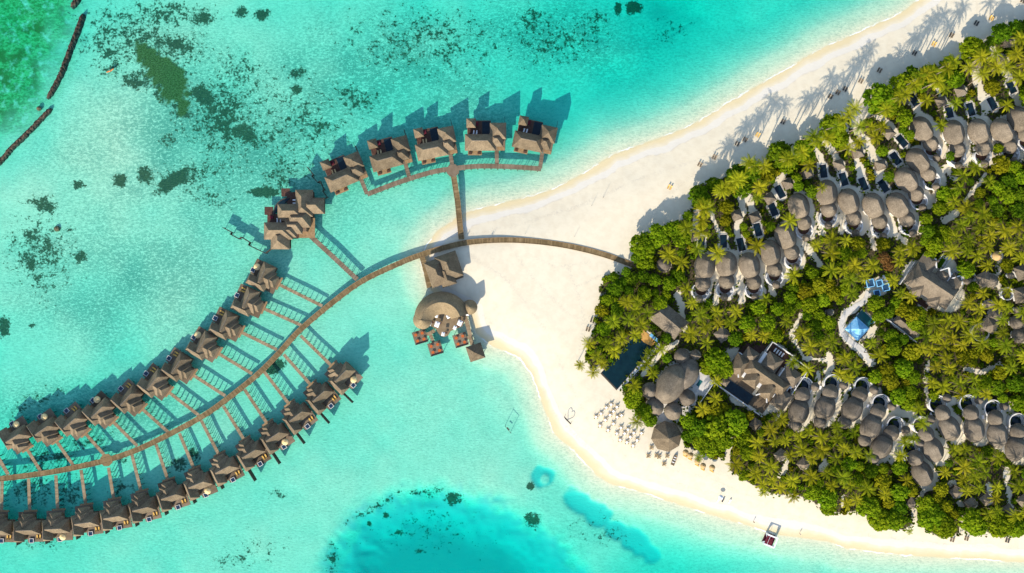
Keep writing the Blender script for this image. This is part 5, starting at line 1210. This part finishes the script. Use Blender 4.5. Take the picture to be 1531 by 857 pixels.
# eastern round and pyramid huts
def hut(px, py, kind, size, rz, lab, mat='thatch', court=None):
    q = P(px, py, 3.5); g = ground(q.x, q.y)
    t = thing('spa_hut', lab, 'hut', (q.x, q.y, g), R(rz), 'spa huts in the eastern grove')
    if kind == 'p': MB().pyramid(0, 0, size, size, 2.8, 2.8 + size * .36).build('roof', mat, t); MB().rect(-size * .36, size * .36, -size * .36, size * .36, 0, 2.9).build('wall', 'plaster', t)
    else: MB().hull(size / 2, size / 2, .01, 2.7, size * .42, n=30, pw=1.5).build('roof', mat, t, True); MB().disc(0, 0, size * .36, 0, 2.8).build('wall', 'plaster', t)
    if court:
        MB().ring(court[0], court[1], court[2] - .25, court[2], 0, 1.9).build('courtyard_wall', 'plaster', t)
        MB().disc(court[0], court[1], court[2] - .26, 0, .2).build('courtyard', 'wood_brown', t)
    OCC.append((px, py, size / S / 2 * 1.0)); LANDMARK.append((px, py, lab.split(',')[0].replace('small ', 'small ') if False else 'the ' + lab.split(' with ')[0].split(' beside ')[0].split(' near ')[0].split(' at ')[0].split(' behind ')[0]))
hut(1470, 418, 'p', 6.4, 25, 'pyramid-roofed spa hut with a grey dome close behind', court=(-5, 3.5, 2.8))
hut(1481, 420, 'r', 6.0, 0, 'grey domed hut at the right side of the upper pyramid hut', 'thatch_dark')
hut(1446, 421, 'r', 3.4, 0, 'tiny pale domed hut at the left side of the upper pyramid hut')
hut(1489, 383, 'r', 4.2, 0, 'pale straw cone hut near the top path of the eastern grove', 'straw')
hut(1478, 486, 'p', 6.2, -28, 'lower pyramid-roofed spa hut with round walled court', court=(-1.5, -4.5, 4.0))
hut(1485, 471, 'p', 5.2, -28, 'square grey hut behind the lower pyramid hut', 'thatch_dark')
hut(1519, 482, 'r', 6.6, 0, 'upper grey domed hut at the right photo edge', 'thatch_dark')
hut(1523, 501, 'r', 7.2, 0, 'lower grey domed hut at the right photo edge', 'thatch_dark')
hut(1526, 441, 'p', 6.8, 10, 'pyramid hut cut by the right photo edge with ring court', court=(-5.5, 1.5, 2.9))
hut(1527, 407, 'p', 6.4, 20, 'pale pyramid hut cut by the right photo edge near a tiny dome')
hut(1510, 412, 'r', 3.0, 0, 'tiny grey dome beside the pale edge pyramid hut')
hut(1476, 455, 'p', 3.6, 40, 'little square hut beside the palms above the lower pyramid hut')
hut(1519, 463, 'r', 2.4, 0, 'smallest grey dome near the right edge domes', 'thatch_dark')
hut(992, 396, 'r', 6.4, 0, 'grey domed hut at the grove tip above the jetty end', 'thatch_dark')
hut(1079, 500, 'p', 5.6, 40, 'dark square hut behind trees left of the walled residence', 'thatch_dark')
hut(1239, 467, 'r', 3.0, 0, 'small pale dome at the left side of the blue canopy path', 'thatch')

# ------------------------------------------------------------------ vegetation
def broadleaf_crown(name, mat, seed, clumps=64, per=28, leaf=.27):
    rd = random.Random(seed); mb = MB(); tone = []
    cs = []
    for i in range(clumps):          # clumps over a squashed, uneven dome of unit radius
        a = i * 2.39996 + rd.uniform(-.3, .3); f = math.sqrt((i + .5) / clumps); rr = f * rd.uniform(.78, 1.05)
        zz = .62 * math.sqrt(max(0, 1 - (f * .92) ** 2)) + rd.uniform(-.10, .10)
        cs.append((Vector((math.cos(a) * rr * .82, math.sin(a) * rr * .82, zz)), rd.uniform(.11, .21), rd.random()))
    for i in range(clumps // 3):
        a = rd.uniform(0, 6.28); cs.append((Vector((math.cos(a) * .78, math.sin(a) * .78, rd.uniform(.0, .22))), rd.uniform(.14, .2), rd.random() * .6))
    for c, r_, tn in cs:
        for k in range(per):
            d = Vector((rd.gauss(0, 1), rd.gauss(0, 1), rd.gauss(.25, .9))).normalized(); p = c + d * r_ * rd.uniform(.55, 1.05)
            n = (d + Vector((rd.uniform(-.7, .7), rd.uniform(-.7, .7), rd.uniform(0, .9)))).normalized()
            u = n.orthogonal().normalized(); u = Matrix.Rotation(rd.uniform(0, 6.28), 3, n) @ u; w = n.cross(u)
            s1 = leaf * rd.uniform(.22, .42); s2 = s1 * rd.uniform(.55, .9)
            mb.add([p - u * s1, p - w * s2, p + u * s1, p + w * s2], [(0, 1, 2, 3)])
            tone.append(min(1, max(0, tn * .7 + rd.uniform(0, .45))))
    mb.tone = tone
    return mb.mesh(name, mat, False, False)
def palm_crown(name, mat, seed, fronds=22, length=1.0):
    rd = random.Random(seed); mb = MB(); tone = []
    for i in range(fronds):
        a = i * 2.39996 + rd.uniform(-.25, .25); lvl = i / fronds
        L_ = length * rd.uniform(.82, 1.05) * (1 - .18 * (lvl < .2)); lift = 1.05 - 1.25 * lvl + rd.uniform(-.15, .15)   # young fronds stand, old ones hang
        u = Vector((math.cos(a), math.sin(a), 0)); side = Vector((-u.y, u.x, 0)); base_t = rd.random()
        pts = []; K = 13; p = Vector((0, 0, 0)); el = lift
        for k in range(K + 1):
            pts.append(p.copy()); d = u * math.cos(el) + Vector((0, 0, math.sin(el))); p = p + d * (L_ / K); el -= (.085 + .035 * rd.random())
        for k in range(1, K + 1):
            f = k / K; ll = .135 * length * (math.sin(math.pi * min(1, f * .80 + .14)) ** .8)
            t_ = (pts[k] - pts[k - 1]).normalized(); nrm = side.cross(t_) * -1
            if nrm.z < 0: nrm = -nrm
            for sg in (-1, 1):
                dirn = (side * sg * .9 + t_ * .55 - nrm * rd.uniform(.1, .5)).normalized(); b0 = pts[k - 1].lerp(pts[k], .1); b1 = pts[k - 1].lerp(pts[k], .78)
                tip = b0.lerp(b1, .6) + dirn * ll * rd.uniform(.85, 1.1)
                mb.add([b0, b1, tip + t_ * .012, tip - t_ * .018], [(0, 1, 2, 3)])
                tone.append(min(1, max(0, base_t * .65 + rd.uniform(0, .3) + .1)))
    mb.tone = tone
    return mb.mesh(name, mat, False, False)
def trunk_mesh(name, lean, seed, r0=.022, r1=.013, limbs=0):
    rd = random.Random(seed); mb = MB(); pts = [(lean * (k / 6) ** 1.8, 0, k / 6) for k in range(7)]
    mb.tube(pts, r0, 7, r1)
    for i in range(limbs):
        a = 6.28 * i / limbs + rd.uniform(-.3, .3); z0 = .55 + .06 * i
        mb.tube([(lean * z0 ** 1.8, 0, z0), (math.cos(a) * .18, math.sin(a) * .18, z0 + .16), (math.cos(a) * .42, math.sin(a) * .42, z0 + .30)], r0 * .55, 5, r0 * .2)
    return mb.mesh(name, 'trunk', True)
KINDS = {}
for nm, mat, seeds in (('palm_yellow', 'palm_yellow', (1, 2, 3)), ('palm_green', 'palm_green', (4, 5, 6))):
    KINDS[nm] = [(palm_crown('palm_crown', mat, s_, 18 + 2 * (s_ % 3)), trunk_mesh('palm_trunk', .0, s_)) for s_ in seeds]
for nm, mat, seeds in (('leaf_bright', 'leaf_bright', (11, 12, 13, 14)), ('leaf_dark', 'leaf_dark', (15, 16, 17, 18)), ('leaf_yellow', 'leaf_yellow', (19, 20)), ('leaf_russet', 'leaf_russet', (21,))):
    KINDS[nm] = [(broadleaf_crown('leafy_crown', mat, s_), trunk_mesh('tree_trunk', 0, s_, .045, .02, 5)) for s_ in seeds]
SHRUBS = {k: [broadleaf_crown('shrub', k, s_, 20, 26, .5) for s_ in (31, 32)] for k in ('leaf_bright', 'leaf_dark', 'leaf_yellow')}
DESC = {'palm_yellow': ('coconut palm with yellow-green fronds', 'palm'), 'palm_green': ('coconut palm with green fronds', 'palm'), 'leaf_bright': ('bushy bright green tree', 'tree'), 'leaf_dark': ('bushy deep green tree', 'tree'), 'leaf_yellow': ('bushy yellowish tree', 'tree'), 'leaf_russet': ('bushy russet-brown tree', 'tree')}
TREES = []      # px, py, r(px), kind, height
LABELS = set()
LANDMARK += [(945, 398, 'the jetty landing in the grove'), (1531, 300, 'the right photo edge at mid height'), (1531, 620, 'the right photo edge, lower part'), (1440, 340, 'the bare sand patch in the grove'), (1270, 775, 'the lower beach edge'), (1480, 802, 'the lower right beach edge')]
LM = np.array([(a, b) for a, b, _ in LANDMARK])
def place_label(px, py, desc):
    d = np.hypot(LM[:, 0] - px, LM[:, 1] - py); order = np.argsort(d)
    adj = ['', 'second ', 'third ', 'fourth ', 'fifth ', 'sixth ', 'seventh ', 'eighth ']
    for n_ in range(8):
        for k in order[:3]:
            dx, dy = px - LM[k, 0], py - LM[k, 1]
            an = math.degrees(math.atan2(-dy, dx)) % 360
            w = ['right of', 'up-right from', 'above', 'up-left from', 'left of', 'down-left from', 'below', 'down-right from'][int((an + 22.5) // 45) % 8]
            l = f'{adj[n_]}{desc} {w} {LANDMARK[k][2]}'
            if len(l.split()) <= 16 and l not in LABELS: LABELS.add(l); return l
    return f'{desc} among similar crowns in the dense grove'
def sdveg(px, py): return float(poly_sd(np.array([float(px)]), np.array([float(py)]), VEG)[0])
def add_tree(px, py, r, kind, h=None):
    rd = random
    palm = kind.startswith('palm')
    if h is None and palm and py < 330 and sdveg(px, py) < 75: h = rd.uniform(9.5, 13)
    if h is None: h = rd.uniform(8.0, 11.5) if palm else rd.uniform(4.2, 6.4) * (.7 + .3 * r / 14)
    q = P(px, py, h + 1.6); g = ground(q.x, q.y)
    crown, trunk = rd.choice(KINDS[kind]); d, cat = DESC[kind]
    lean = rd.uniform(0, 2.2) if palm else 0; la = rd.uniform(0, 6.28)
    bx, by = q.x - math.cos(la) * lean, q.y - math.sin(la) * lean
    t = thing('palm_tree' if palm else 'broadleaf_tree', place_label(px, py, d), cat, (bx, by, g - .1), 0, 'coconut palms in the grove' if palm else 'broadleaf trees in the grove')
    rm = r * S * .98
    o = bpy.data.objects.new('trunk', trunk); COL.objects.link(o); o.parent = t
    o.scale = (h * .55, h * .55, h) if not palm else (h * .8, h * .8, math.hypot(h, lean)); 
    if palm: o.rotation_euler = (0, math.atan2(lean, h), la)
    o = bpy.data.objects.new('crown', crown); COL.objects.link(o); o.parent = t
    o.location = (math.cos(la) * lean, math.sin(la) * lean, h - (.1 if palm else rm * .25)); o.rotation_euler = (rd.uniform(-.1, .1), rd.uniform(-.1, .1), rd.uniform(0, 6.28))
    o.scale = (rm * 1.22, rm * 1.22, rm * 1.15) if palm else (rm * rd.uniform(.94, 1.1), rm * rd.uniform(.94, 1.1), rm * rd.uniform(.75, 1.0))
    TREES.append((px, py, r, kind))
# trees one can tell apart in the photograph
for a in [(1073, 378, 15, 'palm_yellow'), (1132, 367, 15, 'palm_yellow'), (1000, 380, 15, 'palm_yellow'), (1019, 392, 14, 'palm_yellow'), (1043, 372, 14, 'palm_green'), (938, 451, 13, 'palm_yellow'), (1187, 412, 15, 'palm_yellow'), (1049, 346, 15, 'palm_yellow'), (1049, 329, 14, 'palm_yellow'), (1095, 277, 14, 'palm_yellow'), (1210, 246, 13, 'palm_yellow'), (1181, 330, 15, 'palm_yellow'), (1052, 305, 12, 'palm_yellow'),
          (1465, 462, 13, 'palm_yellow'), (1493, 456, 13, 'palm_yellow'), (1243, 404, 15, 'palm_green'), (1271, 419, 15, 'palm_green'), (1385, 502, 16, 'palm_green'), (1397, 484, 15, 'palm_green'), (1370, 482, 14, 'leaf_bright'), (867, 546, 9, 'palm_yellow'), (887, 557, 11, 'palm_yellow'), (900, 544, 11, 'palm_yellow'), (948, 576, 13, 'palm_yellow'), (952, 631, 12, 'palm_green'), (881, 514, 12, 'palm_yellow'), (919, 525, 13, 'palm_yellow'), (917, 480, 13, 'palm_green'), (968, 468, 13, 'palm_green'), (1033, 499, 16, 'palm_yellow'), (1047, 470, 15, 'palm_green'), (989, 523, 11, 'palm_green'), (967, 545, 14, 'palm_green'), (908, 515, 13, 'palm_green'), (893, 533, 12, 'palm_green'), (930, 506, 12, 'palm_yellow'), (940, 478, 13, 'palm_green'),
          (1141.6, 736, 9, 'palm_green'), (1100, 694, 15, 'palm_yellow'), (1130, 708, 15, 'palm_yellow'), (1186, 742, 12, 'palm_yellow'), (1300, 681, 12, 'palm_green'), (1279, 676, 13, 'palm_green'), (1347, 681, 12, 'palm_yellow'), (1379, 632, 15, 'palm_green'), (1519, 771, 13, 'palm_yellow'), (1361, 795, 7, 'palm_green'), (1045, 684, 8, 'palm_green'), (1240, 300, 0, ''), (1229, 280, 9, 'palm_yellow'), (1460, 250, 14, 'palm_green'), (1440, 262, 14, 'palm_green'), (1470, 320, 16, 'palm_green'), (1445, 310, 15, 'palm_yellow'), (1320, 190, 12, 'palm_yellow'), (1285, 212, 12, 'palm_yellow'), (1268, 222, 12, 'palm_yellow'), (1310, 205, 13, 'palm_yellow'), (1470, 110, 14, 'palm_yellow'), (1490, 100, 14, 'palm_yellow'), (1450, 100, 13, 'palm_yellow'), (1520, 80, 14, 'palm_yellow'), (1505, 100, 14, 'palm_yellow'), (1468, 88, 13, 'palm_yellow'), (1527, 58, 14, 'palm_yellow'), (1415, 92, 0, ''),
          (962, 368, 21, 'leaf_bright'), (985, 352, 18, 'leaf_bright'), (1008, 345, 18, 'leaf_bright'), (1020, 357, 15, 'leaf_bright'), (1046, 293, 18, 'leaf_dark'), (1069, 277, 14, 'leaf_dark'), (1103, 262, 19, 'leaf_dark'), (1121, 260, 18, 'leaf_dark'), (1110, 282, 16, 'leaf_dark'), (1165, 231, 21, 'leaf_dark'), (1178, 245, 15, 'leaf_bright'), (1203, 222, 16, 'leaf_bright'), (1208, 234, 13, 'leaf_bright'), (1222, 213, 8, 'leaf_dark'), (1246, 190, 22, 'leaf_bright'), (1256, 207, 15, 'leaf_bright'), (1316, 147, 24, 'leaf_bright'), (1330, 160, 15, 'leaf_bright'), (1349, 126, 18, 'leaf_bright'), (1363, 110, 13, 'leaf_dark'), (1378, 125, 14, 'leaf_bright'), (1389, 108, 13, 'leaf_dark'), (1420, 98, 15, 'leaf_dark'), (1410, 112, 15, 'leaf_bright'), (1455, 74, 20, 'leaf_bright'), (1497, 50, 16, 'leaf_dark'), (1520, 42, 14, 'leaf_dark'), (1395, 120, 14, 'leaf_bright'), (1148, 258, 14, 'leaf_yellow'),
          (1072, 540, 22, 'leaf_bright'), (1085, 552, 15, 'leaf_bright'), (1060, 548, 14, 'leaf_bright'), (945, 600, 14, 'leaf_bright'), (962, 616, 14, 'leaf_bright'), (972, 628, 13, 'leaf_dark'), (950, 590, 12, 'leaf_bright'), (1270, 777, 0, ''), (1330, 765, 0, ''), (1238, 745, 17, 'leaf_bright'), (1318, 778, 20, 'leaf_bright'), (1338, 778, 18, 'leaf_bright'), (1300, 760, 18, 'leaf_bright'), (1345, 760, 14, 'leaf_dark'), (1395, 775, 22, 'leaf_bright'), (1413, 788, 20, 'leaf_bright'), (1385, 755, 16, 'leaf_bright'), (1452, 778, 20, 'leaf_bright'), (1463, 788, 16, 'leaf_bright'), (1495, 785, 20, 'leaf_bright'), (1520, 790, 17, 'leaf_bright'), (1240, 760, 13, 'leaf_bright'), (1215, 735, 16, 'leaf_bright'),
          (1070, 640, 22, 'leaf_bright'), (1100, 632, 22, 'leaf_bright'), (1045, 640, 16, 'leaf_dark'), (1030, 630, 14, 'leaf_bright'), (1060, 668, 18, 'leaf_bright'), (1048, 660, 14, 'leaf_bright'), (1082, 660, 16, 'leaf_bright'), (1110, 655, 18, 'leaf_bright'), (1330, 395, 11, 'leaf_russet'), (1322, 385, 9, 'leaf_russet'), (1440, 535, 13, 'leaf_yellow'), (1455, 530, 11, 'leaf_yellow'), (1495, 558, 12, 'leaf_yellow'), (1365, 470, 14, 'leaf_yellow'), (1350, 462, 13, 'leaf_yellow'), (1466, 288, 9, 'leaf_yellow'), (1340, 455, 12, 'leaf_bright'), (1375, 470, 12, 'leaf_bright')]:
    if a[2]: add_tree(*a)
for sx_, sy_ in ((1326, 45), (1300, 78), (1283, 95), (1308, 104), (1365, 62), (1385, 45), (1400, 30), (1440, 12), (1418, 40), (1242, 118), (1262, 120), (1205, 150), (1226, 140), (1150, 155), (1172, 160), (1132, 180), (1112, 195), (1085, 222), (1062, 248), (1480, 5), (1345, 80), (1500, 0), (1332, 50), (1318, 62), (1292, 88), (1275, 104), (1372, 58), (1392, 36), (1410, 26), (1432, 22), (1248, 124), (1212, 148), (1158, 160), (1138, 178), (1118, 190), (1092, 220)):  # palms set from their shadows; the last entries added to soften those shadows
    for hh in (17, 16, 15, 14, 13, 12, 11, 10, 9, 8, 7):
        ln = hh / math.tan(R(27.5)) / S; gx, gy = sx_ - .447 * ln, sy_ + .894 * ln
        if sdveg(gx, gy) > 2:
            add_tree(765.5 + (gx - 765.5) * H / (H - hh), 428.5 + (gy - 428.5) * H / (H - hh), 14, 'palm_yellow' if (sx_ % 3) else 'palm_green', hh); break
# fill the rest of the grove
rng = random.Random(11)
vx = np.array([rng.uniform(860, 1590) for _ in range(30000)]); vy = np.array([rng.uniform(20, 815) for _ in range(30000)])
vsd = poly_sd(vx, vy, VEG)
pd = np.full(vx.shape, 1e9)
for pts, w in PATHS: pd = np.minimum(pd, line_d(vx, vy, pts) - w)
od = np.full(vx.shape, 1e9)
for a, b, r in OCC: od = np.minimum(od, np.hypot(vx - a, vy - b) - r)
n_p = sum(t[3].startswith('palm') for t in TREES); n_b = len(TREES) - n_p; n_s = 0
for stage, (rlo, rhi, ov, so, sp_) in enumerate(((11, 16, .72, .74, .85), (8, 12, .68, .74, .8), (6.5, 9, .68, .78, .75))):
    for i in range(stage * 10000, stage * 10000 + 10000):
        x, y = vx[i], vy[i]; r = rng.uniform(rlo, rhi)
        if vsd[i] < r * .8 or pd[i] < r * sp_ or od[i] < r * so: continue
        ta = np.array([(t[0], t[1], t[2]) for t in TREES])
        if np.any(np.hypot(ta[:, 0] - x, ta[:, 1] - y) < ov * (ta[:, 2] + r)): continue
        nz = float(vnoise(np.array([x * S]), np.array([y * S]), 17, 21)[0]) + rng.uniform(-.18, .18)
        edge = vsd[i] < 28
        nz2 = float(vnoise(np.array([x * S]), np.array([y * S]), 26, 22)[0])
        if (nz > (.66 if edge else .49)) and r > 7.5:
            if n_p >= 296: continue
            kind = 'palm_yellow' if nz2 + rng.uniform(-.3, .3) > .5 else 'palm_green'; n_p += 1; r = min(max(r, 11), 15)
        else:
            if n_b >= 298: continue
            v = nz2 + rng.uniform(-.35, .35); kind = 'leaf_dark' if v < .36 else ('leaf_bright' if v < .82 else 'leaf_yellow'); n_b += 1
        add_tree(float(x), float(y), r, kind)
ta = np.array([(t[0], t[1], t[2]) for t in TREES])
sh = []
for i in range(30000):
    if n_s >= 290: break
    x, y = vx[i], vy[i]; r = rng.uniform(4.0, 6.5)
    if vsd[i] < r * .8 or pd[i] < r * .55 or od[i] < r * .75: continue
    if np.any(np.hypot(ta[:, 0] - x, ta[:, 1] - y) < ta[:, 2] * .72 + r * .4): continue
    if sh and min(math.hypot(a - x, b - y) for a, b in sh) < 7: continue
    sh.append((x, y)); n_s += 1
    kind = rng.choice(('leaf_bright', 'leaf_bright', 'leaf_dark', 'leaf_yellow'))
    q = P(x, y, 1.8); g = ground(q.x, q.y)
    o = bpy.data.objects.new('shrub', rng.choice(SHRUBS[kind])); COL.objects.link(o)
    o.location = (q.x, q.y, g + .1); s_ = r * S; o.scale = (s_, s_, s_ * 1.25); o.rotation_euler = (0, 0, rng.uniform(0, 6.28))
    tag(o, place_label(x, y, {'leaf_bright': 'low bright green shrub', 'leaf_dark': 'low deep green shrub', 'leaf_yellow': 'low yellowish shrub'}[kind]), 'shrub', 'shrubs in the grove')
print('TREES', n_p, n_b, n_s)
# leafy ground cover nobody could count
def undergrowth():
    rs = np.random.RandomState(5); n = 90000
    X = rs.uniform(865, 1900, n); Y = rs.uniform(-120, 812, n)
    ok = poly_sd(X, Y, VEG) > 3
    for pts, w in PATHS: ok &= line_d(X, Y, pts) > w * 1.05
    for a, b, r in OCC: ok &= np.hypot(X - a, Y - b) > r * .98
    X, Y = X[ok], Y[ok]; x = (X - 765.5) * S; y = (428.5 - Y) * S
    z = fields(x, y)[3] + rs.uniform(.1, 1.5, len(x)) * (.4 + vnoise(x, y, 5, 30))
    ang = rs.uniform(0, 6.28, len(x)); tl = rs.uniform(-.7, .7, (len(x), 2)); s1 = rs.uniform(.35, .8, len(x))
    u = np.stack([np.cos(ang), np.sin(ang), tl[:, 0]], 1) * s1[:, None]; w = np.stack([-np.sin(ang), np.cos(ang), tl[:, 1]], 1) * (s1 * .7)[:, None]
    p = np.stack([x, y, z], 1); V = np.stack([p - u, p - w, p + u, p + w], 1).reshape(-1, 3)
    mb = MB(); mb.v = [tuple(v) for v in V.tolist()]; mb.f = [(4 * i, 4 * i + 1, 4 * i + 2, 4 * i + 3) for i in range(len(x))]
    mb.tone = list(np.clip(vnoise(x, y, 6, 31) + rs.uniform(-.35, .35, len(x)), 0, 1))
    o = mb.build('undergrowth', 'undergrowth', None, False, False)
    tag(o, 'low leafy undergrowth filling the gaps between the grove trees', 'undergrowth', kind='stuff')
undergrowth()

make_terrain(); make_water()

# ------------------------------------------------------------------ camera, sky, sun
cam = bpy.data.cameras.new('camera'); co = bpy.data.objects.new('camera', cam); COL.objects.link(co)
cam.sensor_width = 36; cam.lens = 36 * H / (1531 * S); cam.clip_start = 1; cam.clip_end = 20000
co.location = (0, 0, H); co.rotation_euler = (0, 0, 0); SC.camera = co
ELEV = R(27.5); AZ = math.atan2(-.9, -.45)          # the sun stands in this ground direction
sl = bpy.data.lights.new('sun', 'SUN'); so = bpy.data.objects.new('sun', sl); COL.objects.link(so)
sl.energy = 4.0; sl.angle = R(.53); sl.color = (1.0, .90, .76)
sv = Vector((math.cos(AZ) * math.cos(ELEV), math.sin(AZ) * math.cos(ELEV), math.sin(ELEV)))
so.rotation_euler = sv.to_track_quat('Z', 'Y').to_euler()
w = bpy.data.worlds.new('World'); SC.world = w; w.use_nodes = True
nt = w.node_tree; bg = nt.nodes['Background']; sky = nt.nodes.new('ShaderNodeTexSky')
sky.sky_type = 'NISHITA'; sky.sun_disc = False; sky.sun_elevation = ELEV; sky.sun_rotation = math.pi / 2 - AZ
sky.air_density = 1.0; sky.dust_density = .6; sky.ozone_density = 1.0
nt.links.new(sky.outputs[0], bg.inputs[0]); bg.inputs[1].default_value = .15
SC.view_settings.view_transform = 'Standard'; SC.view_settings.look = 'None'; SC.view_settings.exposure = .86; SC.view_settings.gamma = 1
SC.view_settings.use_curve_mapping = False
SC.cycles.max_bounces = 8; SC.cycles.transparent_max_bounces = 16; SC.cycles.diffuse_bounces = 3; SC.cycles.volume_bounces = 0
